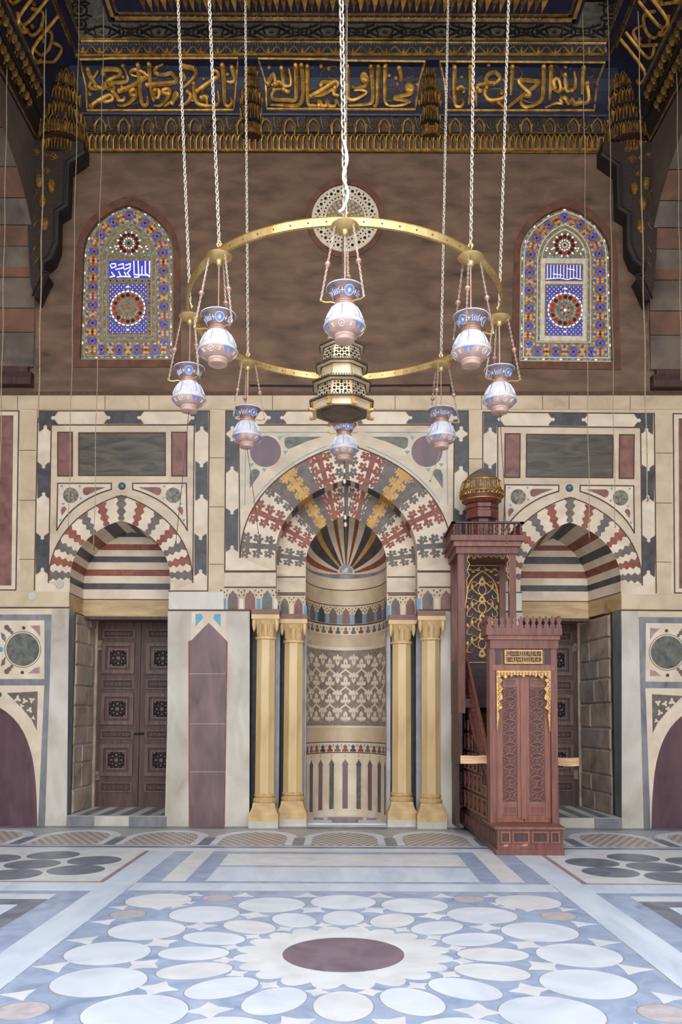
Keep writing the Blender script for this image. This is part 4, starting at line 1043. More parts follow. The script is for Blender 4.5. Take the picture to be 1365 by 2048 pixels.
# ---- inscription: pen strokes traced in gilded relief
PA = {'a': ((80, 80), [
 [(330,200),(345,250),(375,300),(395,335),(350,330),(345,300),(400,205)], [(385,320),(430,335),(440,300),(460,330),(500,345),(505,320),(470,312)], [(435,230),(440,200),(540,205),(540,240),(480,270),(462,292),(580,290),(602,260),(575,185)],
 [(545,355),(640,310),(730,250),(735,235),(660,200),(622,212),(625,235),(700,255)], [(670,160),(680,280),(698,440),(735,442),(735,390)], [(745,155),(750,250),(768,380),(782,425)], [(735,310),(840,300),(930,285),(900,225),(850,235),(788,220),(800,180),(840,155)],
 [(970,165),(1060,200),(1050,260),(980,330)], [(970,225),(988,260),(972,285)], [(1075,355),(1130,310),(1212,250),(1210,215),(1172,205),(1185,240)], [(1245,160),(1258,300),(1262,430),(1290,460),(1312,430),(1300,400)], [(1312,185),(1332,270),(1310,290),(1275,285)],
 [(350,460),(420,410),(480,382),(500,410),(445,430),(430,410)], [(500,360),(530,395),(542,420),(575,415),(580,390)], [(650,385),(625,378),(622,358),(650,345),(660,380),(620,430),(570,455),(530,450)], [(790,350),(815,352),(810,398),(780,390),(790,350)],
 [(882,375),(848,368),(842,348),(880,340),(885,380),(830,450),(780,455)], [(905,440),(930,370),(945,385),(915,415),(850,462)], [(1010,360),(1032,390),(1000,440),(950,455)], [(1052,300),(1060,400),(1080,440),(1130,455),(1190,455),(1222,430),(1215,350)], [(1105,400),(1135,395),(1142,450)]]),
 'b': ((480, 80), [
 [(192,300),(230,230),(242,295),(215,310)], [(285,190),(300,300),(320,315),(350,300),(335,190)], [(242,300),(270,290),(290,312)], [(380,160),(384,300),(380,408),(330,415),(225,405),(235,350),(290,335)], [(420,160),(432,300),(425,420),(390,455),(300,452),(210,450)], [(460,170),(462,300),(466,440),(500,455),(540,455)],
 [(485,390),(560,345),(640,290),(668,298),(650,330),(560,382),(500,386)], [(555,312),(572,290),(640,290)], [(650,330),(642,375),(680,385)], [(540,455),(546,425),(562,455),(590,455),(597,420),(612,455),(650,455),(657,415),(682,460)], [(300,345),(330,360),(345,345)],
 [(735,170),(736,300),(742,400),(785,412),(862,370),(840,350),(780,350)], [(862,282),(836,268),(842,230),(866,250),(860,310),(800,330),(765,318)], [(895,170),(905,300),(905,420),(870,445),(740,455)], [(945,170),(940,300),(935,440),(910,455)], [(992,170),(990,300),(990,420),(1012,455)],
 [(1172,352),(1142,338),(1150,310),(1176,322),(1170,368),(1105,388),(1050,405),(1140,422),(1130,445),(1070,456),(1012,455)], [(1085,180),(1098,230),(1100,290)], [(700,290),(735,300)], [(690,385),(730,350)]]),
 'c': ((850, 80), [
 [(205,175),(200,300),(206,440),(235,465),(262,440),(256,405)], [(310,170),(312,300),(306,400),(298,450)], [(222,335),(250,325),(267,350),(255,368)], [(470,300),(420,290),(430,238),(480,218),(512,262),(472,300),(360,312),(350,400),(352,462)], [(355,330),(378,355),(395,340)],
 [(420,330),(410,380),(440,415),(500,412),(545,385),(552,300),(550,175)], [(598,170),(592,280),(586,385)], [(690,385),(715,372),(640,282),(760,285),(770,300),(680,375),(620,420),(560,470),(522,452),(510,438)], [(812,170),(808,300),(800,400),(760,445),(690,465),(655,440),(662,408)], [(862,170),(858,300),(850,420)],
 [(955,235),(965,340),(990,350),(1022,330),(1028,280),(1020,212)], [(885,330),(880,280),(910,272),(926,340),(905,358),(872,335)], [(926,345),(955,335)], [(1085,175),(1076,280),(1072,378)], [(1105,300),(1118,400),(1100,435),(1062,430),(1052,400)], [(1062,432),(1022,442),(1002,415),(982,442),(955,400),(925,412),(935,440),(890,440),(818,470)]])}
FRM = {'a': [(163, 119), (474, 116), (468, 219), (176, 221), (174, 175)], 'b': [(518, 118), (850, 121), (836, 172), (830, 219), (534, 218), (532, 170)], 'c': [(881, 122), (1208, 123), (1192, 172), (1188, 222), (895, 221), (890, 175)]}
for key in 'abc':
    (ox, oy), strokes = PA[key]
    b = MB()
    fr = FRM[key]
    if key == 'a': loop = [(160, 117), (476, 116), (468, 221), (175, 222), (173, 175)]
    elif key == 'b': loop = [(517, 117), (851, 121), (838, 165), (831, 220), (534, 219), (532, 165)]
    else: loop = [(880, 121), (1211, 123), (1195, 165), (1189, 222), (894, 222), (889, 165)]
    # frame in gilt
    path = []
    for i in range(len(loop)):
        a, c = loop[i], loop[(i + 1) % len(loop)]
        for j in range(10): path.append(Q(*lerp(a, c, j / 10), .012))
    b.tube(path, .018, 'gold_old', 5, True)
    b.build('panel_frame', corn)
    b = MB()
    xs = [p[0] for p in loop]; xa, xb = min(xs) + 18, max(xs) - 16
    rnd = random.Random(ord(key))
    k = int((xb - xa) / 34)
    for i in range(k):            # spiralling stems and leaves behind the letters
        cx, cy = xa + (xb - xa) * (i + .5) / k, 148 if i % 2 else 190
        sg = 1 if i % 2 else -1; pts = []
        for j in range(22):
            a = sg * (j * .42) + i; r = 25 - j * .95; x, y = cx + r * cos(a), cy + r * .8 * sin(a); y = min(216, max(123, y)); pts.append(Q(min(xb + 6, max(xa - 6, x)), y, .008))
        b.tube(pts, .0085, 'gold_dim', 4)
    for i in range(int(k * 3)):
        x, y = rnd.uniform(xa, xb), rnd.uniform(127, 212); c = Q(x, y, .02); b.ball(c, .03, 'gold_old' if i % 2 else 'navy_grey', 6, 4, (1, .5, rnd.uniform(.7, 1.3)))
    b.build('scroll_ornament', corn)
    b = MB()
    for s_ in strokes:
        pts = [(ox + x / 3.4125, oy + y / 3.4125) for x, y in s_]
        sp = smoothpath(pts, 5); n = len(sp)
        pth = [Q(min(1215, x), min(219, max(119, y)), .022) for x, y in sp]
        b.tube(pth, [.032 * (1.18 - .5 * (i / n) if i < n * .75 else .8 - .55 * ((i / n) - .75) * 3) for i in range(n)], 'gold_old', 6)
        if len(s_) > 2:
            c = Q(pts[0][0], min(219, max(119, pts[0][1])), .03); b.ball(c, .04, 'gold_old', 6, 4)
    b.build('inscription', corn, True, label=None) if False else b.build('inscription', corn, True)
# ---- fascia with lambrequins and rope moulding
b = MB()
for i in range(32):
    x = 150 + i * 33.7
    if x > 1215: break
    pts = [Q(x + dx, y, .012) for dx, y in ((-16, 107), (-9, 103), (-5, 98), (0, 94), (5, 98), (9, 103), (16, 107))]
    b.tube(smoothpath([tuple(p) for p in pts], 3), .012, 'gold_old', 4); c = Q(x, 102, .02); b.ball(c, .03, 'navy_grey', 6, 4); c = Q(x + 16.8, 101, .025); b.ball(c, .028, 'gold_old', 6, 4, (.8, .8, 1.7))
for i in range(180):
    x = 148 + i * 5.95
    if x > 1212: break
    b.ball(Q(x, 89, .008), .015, 'star_ground', 5, 3)
b.tube([Q(148 + 10.7 * i, 109, .01) for i in range(100)], .016, 'gold_old', 4)
b.build('fascia_ornament', corn)
# ---- muqarnas rows
def cell(mb, x, y0, y1, w, mi, pend=True):
    hw = w / 2
    A = lambda dx, f, o: Q(x + dx * hw, y0 + (y1 - y0) * f, o)
    arcp = [A(-.86, 1, .05), A(-.86, .55, .06), A(-.6, .25, .07), A(0, .04, .075), A(.6, .25, .07), A(.86, .55, .06), A(.86, 1, .05)]
    mb.tube(arcp, .012, 'gold_old', 4)
    inner = [A(-.5, .95, .03), A(-.5, .6, .03), A(0, .3, .03), A(.5, .6, .03), A(.5, .95, .03)]
    mb.add(inner, [(0, 1, 2, 3, 4)], mi); mb.tube(inner, .006, 'gold_dim', 3)
    if pend:
        for s_ in (-1, 1):
            top = A(s_ * .95, .45, .05); mb.add([A(s_ * .95 - .32, .5, .06), A(s_ * .95 + .32, .5, .06), A(s_ * .95, .4, .1), A(s_ * .95, 1.04, .07)], [(0, 2, 3), (2, 1, 3), (0, 1, 2), (0, 3, 1)], 'gold_old')
b = MB(); x = 108; i = 0
while x < 1262:
    if i % 2 == 0: cell(b, x, 236, 265, 23, ('cornice_red', 'cornice_dark')[i // 2 % 2])
    else:
        b.add([Q(x - 9, 233, .04), Q(x + 9, 233, .04), Q(x + 6, 254, .03), Q(x, 260, .02), Q(x - 6, 254, .03)], [(0, 1, 2, 3, 4)], 'cornice_dark')
        b.tube([Q(x - 9, 234, .045), Q(x - 6, 254, .035), Q(x, 260, .03), Q(x + 6, 254, .035), Q(x + 9, 234, .045)], .008, 'gold_dim', 4)
        for dx, y in ((-3, 240), (3, 240), (0, 246), (0, 252)): b.ball(Q(x + dx, y, .04), .018, 'gold_dim', 5, 3)
    x += 23.6; i += 1
b.build('muqarnas_row', corn)
b = MB(); x = 104; i = 0
while x < 1266: cell(b, x, 268, 299, 11.8 if i % 2 else 11.8, ('cornice_dark', 'cornice_red', 'cornice_dark')[i % 3], i % 2 == 0); x += 11.8; i += 1
b.build('muqarnas_row', corn)
b = MB(); b.tube([Q(85 + 12 * i, 300, .03) for i in range(101)], .02, 'gold_old', 4); b.tube([Q(100 + 12 * i, 266.5, .03) for i in range(98)], .01, 'gold_dim', 4); b.build('gilt_moulding', corn)
# ---- swelling muqarnas bosses between the panels and in the corners
def boss(cx, hw, Ybase, tiers, ytop, a0, a1, push):
    """tiers: (y0, y1, radius px, cells)"""
    b = MB()
    k = (YW - .4) / F
    def dpt(y):
        for q in range(len(PROF) - 1):
            if PROF[q + 1][0] <= y <= PROF[q][0]: t = (PROF[q][0] - y) / (PROF[q][0] - PROF[q + 1][0]); return PROF[q][1] + (PROF[q + 1][1] - PROF[q][1]) * t
        return .6
    for ti, (y0, y1, r, n) in enumerate(tiers):
        R = r * k; dd = min(dpt(y0), .52) if push else dpt(y1); yc_ = YW - dd + R * (.25 if not push else .55)
        c0 = P(cx, (y0 + y1) / 2, yc_); z1, z0 = P(cx, y0, yc_ - R).z, P(cx, y1, yc_ - R).z
        R2 = (tiers[ti - 1][2] * k) if ti else R * .35
        b.lathe([(R * .9, z0), (R * .9, z1), (min(R, R2) * .8, z1 + .05)], (c0.x, c0.y, 0), ('cornice_red', 'cornice_dark')[ti % 2], 20)
        for i in range(n):
            a = radians(a0 + (a1 - a0) * (i + .5) / n); da = radians((a1 - a0) / n) * .46
            S_ = lambda u, f, o: Vector((c0.x + (R + o) * sin(a + da * u), c0.y - (R + o) * cos(a + da * u), z1 + (z0 - z1) * f))
            b.tube([S_(-1, 1, .0), S_(-1, .5, .005), S_(-.6, .2, .01), S_(0, .02, .015), S_(.6, .2, .01), S_(1, .5, .005), S_(1, 1, .0)], .011, 'gold_dim', 4)
            if ti % 3 != 1: b.add([S_(-.5, .35, .0), S_(.5, .35, .0), S_(0, .3, .05), S_(0, 1.05, .02)], [(0, 2, 3), (2, 1, 3), (0, 1, 2), (0, 3, 1)], 'gold_old')
            else: b.add([S_(-.6, .95, .002), S_(-.6, .5, .002), S_(0, .2, .002), S_(.6, .5, .002), S_(.6, .95, .002)], [(0, 1, 2, 3, 4)], 'gold_dim')
    b.build('muqarnas_boss', corn)
TI = [(128, 146, 10, 5), (146, 172, 17, 7), (172, 200, 20, 7), (200, 234, 22, 8), (234, 264, 23, 9)]
for cx, dy in ((504, 0), (860, 3)): boss(cx, 20, YW - .30, [(a + dy, c + dy, r, n) for a, c, r, n in TI], 113 + dy, -90, 90, 0)
TC = [(118, 134, 26, 9), (134, 164, 38, 12), (166, 196, 43, 12), (198, 230, 45, 13), (230, 262, 49, 14), (264, 296, 50, 15)]
boss(127, 45, YW - .34, TC, 108, -110, 110, 1); boss(1252, 45, YW - .34, [(a + 4, c + 4, r, n) for a, c, r, n in TC], 112, -110, 110, 1)
# ---- ornaments on the side cornices (running towards the court)
for side in (-1, 1):
    b = MB(); X_ = (lambda d: XL + d) if side < 0 else (lambda d: XR - d)
    rnd = random.Random(side + 5)
    y = YW - 1.0
    while y > 7.5:
        for d, z in ((.12, pz(283, .1)), (.26, pz(250, .25))):
            zz = z; 
            for q in (-.06, .06): b.ball((X_(d + .05), y + q, zz - .03), .045, 'gold_dim', 6, 4, (1, .7, 1.6))
            b.tube([(X_(d), y - .1, zz - .1), (X_(d + .03), y - .09, zz + .03), (X_(d + .05), y, zz + .11), (X_(d + .03), y + .09, zz + .03), (X_(d), y + .1, zz - .1)], .014, 'gold_dim', 4)
        y -= .27
    def cv(f): # point on the cove, f 0..1
        i = min(int(f * 5), 4); (d0, z0), (d1, z1) = PR[7 + i], PR[8 + i]; t = f * 5 - i; return d0 + (d1 - d0) * t, z0 + (z1 - z0) * t
    y = YW - 1.15
    while y > 7.5:
        seq = rnd.choice(([(.0, .95), (.02, .1), (.2, .05), (.3, .2)], [(.0, .6), (.18, .75), (.26, .5), (.1, .3), (-.1, .1)], [(.05, .9), (.1, .3), (-.08, .08), (-.2, .15)], [(-.12, .5), (.05, .68), (.2, .5), (.1, .25), (-.15, .12)]))
        pts = []
        for dy_, f in seq: d, z = cv(f); pts.append((X_(d + .03), y + dy_, z - .01))
        b.tube(smoothpath(pts, 4), .021, 'gold_old', 5)
        d, z = cv(rnd.uniform(.3, .8)); b.ball((X_(d + .03), y - .13, z), .035, 'gold_dim', 6, 4)
        y -= .17
    for ix in (7, 12, 15): b.tube([(X_(PR[ix][0] + .012), YW - 1.0, PR[ix][1]), (X_(PR[ix][0] + .012), YFRONT, PR[ix][1])], .016, 'gold_dim', 4)
    b.build('side_ornament', corn)
# ---- upper star frieze and coffered ceiling
b = MB()
d0, z0 = PR[-1]; d1, z1 = .60, ZC
a, c = loopc(d0), loopc(d1)
for k in range(3): b.quad((*a[k], z0), (*a[k + 1], z0), (*c[k + 1], z1), (*c[k], z1), 'star_ground')
def SF(px, py, o=.01):
    r = ray(px, py); k = r.z / r.y
    f0 = H + k * (YW - d0) - z0; f1 = H + k * (YW - d1) - z1; t = f0 / (f0 - f1); Y = YW - d0 + (d0 - d1) * t
    return Vector((r.x / r.y * Y, Y - o, H + k * Y))
for i in range(10):
    x = 205 + i * 113
    for s_ in (1, -1):
        b.tube(smoothpath([tuple(SF(x + dx, 65 + s_ * dy)) for dx, dy in ((-36, -4), (-22, 5), (0, 11), (22, 5), (36, -4))], 3), .017, 'bracket_edge', 4)
        b.tube(smoothpath([tuple(SF(x + dx, 65 + s_ * dy, .016)) for dx, dy in ((-30, 0), (-18, 7), (0, 12), (18, 7), (30, 0))], 3), .007, 'gold_dim', 4)
        b.tube(smoothpath([tuple(SF(x + 56 + dx, 65 + s_ * dy)) for dx, dy in ((-36, 15), (-20, 9), (0, 6), (20, 9), (36, 15))], 3), .015, 'bracket_edge', 4)
        b.tube([SF(x + s_ * 14, 52), SF(x + s_ * 17, 60), SF(x + s_ * 12, 72), SF(x + s_ * 16, 79)], .012, 'bracket_edge', 4)
        b.tube([SF(x + 56 + s_ * 22, 51), SF(x + 56 + s_ * 12, 65), SF(x + 56 + s_ * 22, 79)], .012, 'bracket_edge', 4)
    for xx, rr in ((x + 56.5, 9.5), (x, 5)):
        if xx < 1215:
            st = [SF(xx + (rr if k % 2 == 0 else rr * .45) * cos(2 * pi * k / 12), 65 + (rr if k % 2 == 0 else rr * .45) * .85 * sin(2 * pi * k / 12), .014) for k in range(12)]
            b.prism(st, (0, .012, 0), 'cornice_red'); b.ball(SF(xx, 65, .02), .02, 'gold_dim', 5, 3)
for cx in (160, 1222):      # the corners, where the frieze runs on up past the ceiling frame
    for cy, rr in ((50, 13), (22, 15), (-2, 12)):
        b.tube([SF(cx + rr * cos(k * .63), cy + rr * .8 * sin(k * .63)) for k in range(10)], .016, 'bracket_edge', 4, True); b.ball(SF(cx, cy, .015), .05, 'bracket_wood', 6, 4)
        for k in range(4): b.tube([SF(cx + rr * cos(k * 1.57 + .7), cy + rr * .8 * sin(k * 1.57 + .7)), SF(cx + 2.1 * rr * cos(k * 1.57 + .7), cy + 1.3 * rr * sin(k * 1.57 + .7))], .014, 'bracket_edge', 4)
b.tube([SF(148 + 10.7 * i, 79.5, .01) for i in range(100)], .014, 'gold_old', 4)
b.build('star_frieze', corn)
ce = MB(); za = zc48
x0, x1, y1 = XL + 1.44, XR - 1.44, YW - 1.44
ce.box((XL - .3, YFRONT, ZC + .25), (XR + .3, YW + .3, ZC + .45), 'cornice_dark')
ce.box((x0, YFRONT, za), (x1, y1, za + .3), 'navy')
ceiling = struct(ce.build('ceiling'), 'dark blue and gold coffered ceiling', 'ceiling')
b = MB()
for k, (dd, w, m) in enumerate(((.05, .05, 'gold_old'), (.14, .03, 'gold_dim'), (.42, .05, 'gold_old'), (.75, .06, 'gold_old'), (1.1, .05, 'gold_dim'))):
    b.box((x0 + dd, y1 - dd - w, za - .012), (x1 - dd, y1 - dd, za), m)
    for xx in (x0 + dd, x1 - dd - w): b.box((xx, YFRONT, za - .012), (xx + w, y1 - dd, za), m)
n = 58
for i in range(n):
    x = x0 + .5 + (x1 - x0 - 1) * (i + .5) / n; y = y1 - .29
    b.prism([(x - .04, y - .1, za - .012), (x + .04, y - .1, za - .012), (x, y + .1, za - .012)], (0, 0, .012), 'gold_old' if i % 2 else 'gold_dim')
    b.prism([(x - .05, y - .38, za - .012), (x + .05, y - .38, za - .012), (x + .05, y - .2, za - .012), (x - .05, y - .2, za - .012)], (0, 0, .012), 'gold_dim' if i % 2 else 'cornice_red')
    b.ball((x, y1 - .1, za - .01), .02, 'star_ground', 5, 3)
b.build('ceiling_band', ceiling)
# ---- carved wooden corner brackets
BR = [(179, 306), (179, 333), (147, 355), (144, 438), (126, 449), (124.5, 511), (114, 538), (98, 549.6), (99.6, 565.7), (108, 568.6), (101, 582), (85, 617), (76, 590), (73, 540), (70, 450), (68, 380), (66, 306)]
def bracket(mirror, lab):
    c = W(90, 600); c = mx([c])[0] if mirror else c
    t = thing('corner_bracket', c, lab, 'bracket', 'carved brackets in the corners under the cornice')
    fin = lambda mb, nm: (mb.mirror((XL + XR) / 2) if mirror else mb).build(nm, t)
    sh = Vector((0, 0, -W(1300, 500).z + W(80, 500).z)) if mirror else Vector((0, 0, 0)); sh = Vector((0, 0, -sh.z * 0)) 
    b = MB(); b.prism([W(x, y, .30) for x, y in BR], (0, .30, 0), 'bracket_wood', 'bracket_edge'); fin(b, 'panel')
    b = MB(); pts = BR[1:12]; b.tube([W(x + 3, y - 1, .31) for x, y in pts], .03, 'bracket_edge', 5); b.tube([W(x - 5, y - 5, .305) for x, y in pts], .016, 'bracket_edge', 4); fin(b, 'moulding')
    for x, y in ((93, 388), (117, 398), (100, 428), (104, 472)):
        b = MB(); c_ = W(x, y, .31); b.ball(c_, .075, 'gold_dim', 10, 7, (.9, .8, 1.5)); fin(b, 'pendant')
    b = MB(); rnd = random.Random(9)
    for k in range(9):
        x, y = rnd.uniform(80, 135), rnd.uniform(315, 370); r = rnd.uniform(5, 9)
        b.tube([W(x + r * (1 - j / 16) * cos(j * .6), y + r * (1 - j / 16) * sin(j * .6), .305) for j in range(14)], .009, 'gold_dim', 4)
    for y in (400, 455, 500, 530): b.tube([W(82, y, .305), W(90, y + 10, .312), W(82, y + 22, .305)], .009, 'gold_dim', 4)
    fin(b, 'scroll_carving')
bracket(False, 'dark carved wooden bracket in the left corner under the gilded cornice'); bracket(True, 'dark carved wooden bracket in the right corner under the gilded cornice')
# ---- side arcades: arch springing from the end wall
YSP = [(YW - .02, 8.05), (YW - .06, 8.4), (YW - .16, 8.75), (YW - .3, 9.0), (YW - .55, 9.26), (YW - .9, 9.5), (YW - 1.4, 9.72), (YW - 2.2, 9.95), (YW - 3.0, 10.08)]
YM = YW - 3.0
YSP += [(2 * YM - y, z) for y, z in YSP[-2::-1]]
zcb = PR[0][1]
for side in (-1, 1):
    b = MB(); X = XL if side < 0 else XR; T = side * 1.5
    zs_ = W(691, 737).z
    # nave face above the arch
    top = [Vector((X, y, zcb + .25)) for y, z in YSP]; low = [Vector((X, y, z)) for y, z in YSP]
    for i in range(len(YSP) - 1): b.quad(low[i], low[i + 1], top[i + 1], top[i], 'stone_plain')
    b.quad((X, YFRONT, zcb + .25), (X, YSP[-1][0], zcb + .25), (X, YSP[-1][0], 0), (X, YFRONT, 0), 'stone_plain')
    # soffit stones, alternately red and grey
    seq = [(YW - .01, zs_)] + [(YW - .012, zs_ + (8.05 - zs_) * k / 3) for k in (1, 2)] + YSP
    for i in range(len(seq) - 1):
        (ya, za_), (yb, zb_) = seq[i], seq[i + 1]
        nb = 1 if i > 3 else 1
        m = ('stone_grey', 'stone_red')[i % 2]
        g = .006
        b.quad((X, ya, za_ + g), (X + T, ya, za_ + g), (X + T, yb, zb_ - g), (X, yb, zb_ - g), m)
    b.build('wall_left' if side < 0 else 'wall_right', normals=False)
    o = bpy.data.objects['wall_left' if side < 0 else 'wall_right']; struct(o, 'arcaded stone side wall at the %s of the hall' % ('left' if side < 0 else 'right'), 'wall')
    # facing blocks on the end wall beneath the springing, set forward a little
    m = MB(); zz = [W(80, y).z for y in (737, 668, 620, 560, 510, 450, 395)]
    for i in range(len(zz) - 1):
        dep = [.05, .05, .055, .08, .14, .26][i]
        m.box((X + side * .015, YW - dep, zz[i] + .008), (X + side * 1.6, YW, zz[i + 1] - .004), ('stone_grey', 'stone_red', 'stone_grey', 'stone_red', 'stone_grey', 'stone_red')[i])
    m.build('springer_block', o)
    # the wooden tie beam
    t = MB(); z0, z1 = W(80, 776).z, W(80, 738).z
    t.box((X + side * .01, YW - .16, z0), (X + side * 3, YW, z0 + (z1 - z0) * .35), 'minbar_dark'); t.box((X + side * .01, YW - .13, z0 + (z1 - z0) * .36), (X + side * 3, YW, z0 + (z1 - z0) * .68), 'cornice_red'); t.box((X + side * .08, YW - .1, z0 + (z1 - z0) * .69), (X + side * 3, YW, z1), 'minbar_dark')
    tb = t.build('tie_beam'); tag(tb, 'dark red wooden beam end under the %s side arch' % ('left' if side < 0 else 'right'), 'beam')
    ow = MB(); ow.box((side * 8.0, -2, 0), (side * 8.3, YW + .3, 12), 'stone_plain'); ow.box((X, YFRONT, 10.6), (side * 8.2, YW + .2, 10.8), 'cornice_dark'); ow.build('aisle_wall', o)
# ================================================================== the marble floor
XC = G(687, 1781).x; 
fb = MB(); fb.box((-8, -14, -.1), (8, YW + 2.2, 0), 'fl_white'); 
floor = struct(fb.build('floor'), 'pale marble floor inlaid with blue grey bands and round slabs', 'floor')
FL = [0]
def fpoly(mb, pts, m, t):
    FL[0] += 1; t = t * .3 + (FL[0] % 97) * 2e-6
    mb.prism([Vector((x, y, t)) for x, y in pts], (0, 0, -t - .001), m)
def fr(mb, x0, y0, x1, y1, m, t=.002): fpoly(mb, [(x0, y0), (x1, y0), (x1, y1), (x0, y1)], m, t)
def gy(py): return G(687, py).y
def both(mb, f):      # same inlay on either side of the axis
    for s in (1, -1): f(lambda x: XC + s * x)
A = 2.02               # half side of the inner square
W1, W2_ = 2.33, 2.60
y_far = gy(1783); y_near = y_far - 2 * A; yc = (y_far + y_near) / 2; yc = gy(1908)
y_near = 2 * yc - y_far
b = MB()
fr(b, XC - A, y_near, XC + A, y_far, 'fl_blue', .002)
# white frame strips with streaks
fr(b, XC - 8, y_far, XC + 8, gy(1767.5), 'fl_white2', .002)
for s in (1, -1):
    xs = sorted((XC + s * A, XC + s * W1)); fr(b, xs[0], -2, xs[1], y_far, 'fl_white2', .002)
    xs = sorted((XC + s * W1, XC + s * 8)); fr(b, xs[0], -2, xs[1], y_far - .02, 'fl_blue', .002)
    xs = sorted((XC + s * W2_, XC + s * 8)); fr(b, xs[0], -2, xs[1], gy(1790.5), 'fl_white', .004)
    fr(b, xs[0], -2, xs[1], gy(1801), 'fl_grey', .005); 
    xs = sorted((XC + s * (W2_ + .18), XC + s * 8)); fr(b, xs[0], -2, xs[1], gy(1812.5), 'fl_white2', .0065)
b.build('border_frame', floor)
b = MB()
y0, y1 = gy(1767.5), gy(1703.5)
fr(b, XC - A, y0, XC + A, y1, 'fl_blue', .002)
for s in (1, -1):
    xs = sorted((XC + s * A, XC + s * W1)); fr(b, xs[0], y0, xs[1], y1, 'fl_white2', .003)
    xs = sorted((XC + s * 1.555, XC + s * 1.79)); fr(b, xs[0], gy(1763.5), xs[1], y1 - .02, 'fl_cream', .004)
    xs = sorted((XC + s * W1, XC + s * (W1 + .055))); fr(b, xs[0], gy(1765), xs[1], y1, 'fl_rose', .004)
    xs = sorted((XC + s * W1, XC + s * 8)); fr(b, xs[0], gy(1767), xs[1], gy(1765), 'fl_rose', .004)
    xs = sorted((XC + s * (W1 + .055), XC + s * 8)); fr(b, xs[0], gy(1765), xs[1], y1, 'fl_cream', .003)
    for px, py, rx in ((107, 1710.5, 53), (65, 1728.5, 55), (189, 1721, 54), (152, 1740, 59), (24, 1749, 57), (-13, 1717.5, 54), (-62, 1736, 56)):
        c = G(px, py); r = .295
        cx = XC + s * abs(c.x - XC)
        fpoly(b, [(cx + r * cos(2 * pi * i / 32), c.y + r * sin(2 * pi * i / 32)) for i in range(32)], 'fl_grey', .005)
fr(b, XC - 1.35, gy(1763), XC + 1.35, gy(1735), 'fl_white2', .004); fr(b, XC - 1.35, gy(1731.5), XC + 1.35, gy(1709), 'fl_cream', .004)
fr(b, XC - 8, y1, XC + 8, gy(1700), 'fl_white', .004); fr(b, XC - 8, gy(1697), XC + 8, gy(1694), 'fl_grey', .004)
b.build('panel_row', floor)
# mosaic band
b = MB(); m0, m1 = gy(1692), gy(1659)
fr(b, XC - 8, m0, XC + 8, m1, 'mosaic2', .002); fr(b, XC - 8, m1, XC + 8, YW + .02, 'fl_grey', .002)
per = 1.195
for i in range(-4, 5):
    cx = XC + .02 + i * per
    def archp(w, y0, y1, k=8):
        L = [(cx - w, y0), (cx - w, y0 + (y1 - y0) * .5)]
        for j in range(1, k): a = pi - pi * j / k; L.append((cx + w * cos(a), y0 + (y1 - y0) * (.5 + .5 * sin(a))))
        return L + [(cx + w, y0 + (y1 - y0) * .5), (cx + w, y0)]
    fpoly(b, archp(.56, m0, gy(1662)), 'fl_white', .003); fpoly(b, archp(.43, m0 + .05, gy(1665.5)), 'mosaic', .005)
    fr(b, cx + per / 2 - .075, m0, cx + per / 2 + .075, gy(1676), 'fl_grey', .005)
fr(b, XC - 8, m0 - .02, XC + 8, m0 + .03, 'fl_joint', .0055)
b.build('mosaic_band', floor)
# circles of the inner square, traced on the ground
b = MB()
def slab(px, py, rx, m, mir=True, sc=1.0):
    c = G(px, py); r = rx * c.y / F * sc
    for s in ((1, -1) if mir else (1,)):
        cx = XC + s * (c.x - XC)
        fpoly(b, [(cx + (r + .009) * cos(2 * pi * i / 40), c.y + (r + .009) * sin(2 * pi * i / 40)) for i in range(40)], 'fl_joint', .003)
        fpoly(b, [(cx + r * cos(2 * pi * i / 40), c.y + r * sin(2 * pi * i / 40)) for i in range(40)], m, .005)
cd = Vector((XC, yc, 0))
def disc(x, y, r, m, el=1.0, a=0.0):
    for g, mm, t in ((1.0 + .008 / r, 'fl_joint', .003), (1.0, m, .005)):
        fpoly(b, [(x + r * g * cos(q) * cos(a) - r * el * g * sin(q) * sin(a), y + r * g * cos(q) * sin(a) + r * el * g * sin(q) * cos(a)) for q in [2 * pi * i / 36 for i in range(36)]], mm, t)
for k in range(16):
    a = 2 * pi * k / 16
    disc(XC + 1.605 * cos(a), yc + 1.605 * sin(a), .286, 'fl_white')
    disc(XC + 1.02 * cos(a), yc + 1.02 * sin(a), .243, 'fl_white' if k % 3 else 'fl_cream', .69, a)
for sx_ in (1, -1):
    for sy_ in (1, -1):
        disc(XC + sx_ * 1.62, yc + sy_ * 1.63, .285, 'fl_cream'); disc(XC + sx_ * 1.12, yc + sy_ * 1.745, .132, 'fl_pink'); disc(XC + sx_ * 1.755, yc + sy_ * 1.12, .14, 'fl_pink')
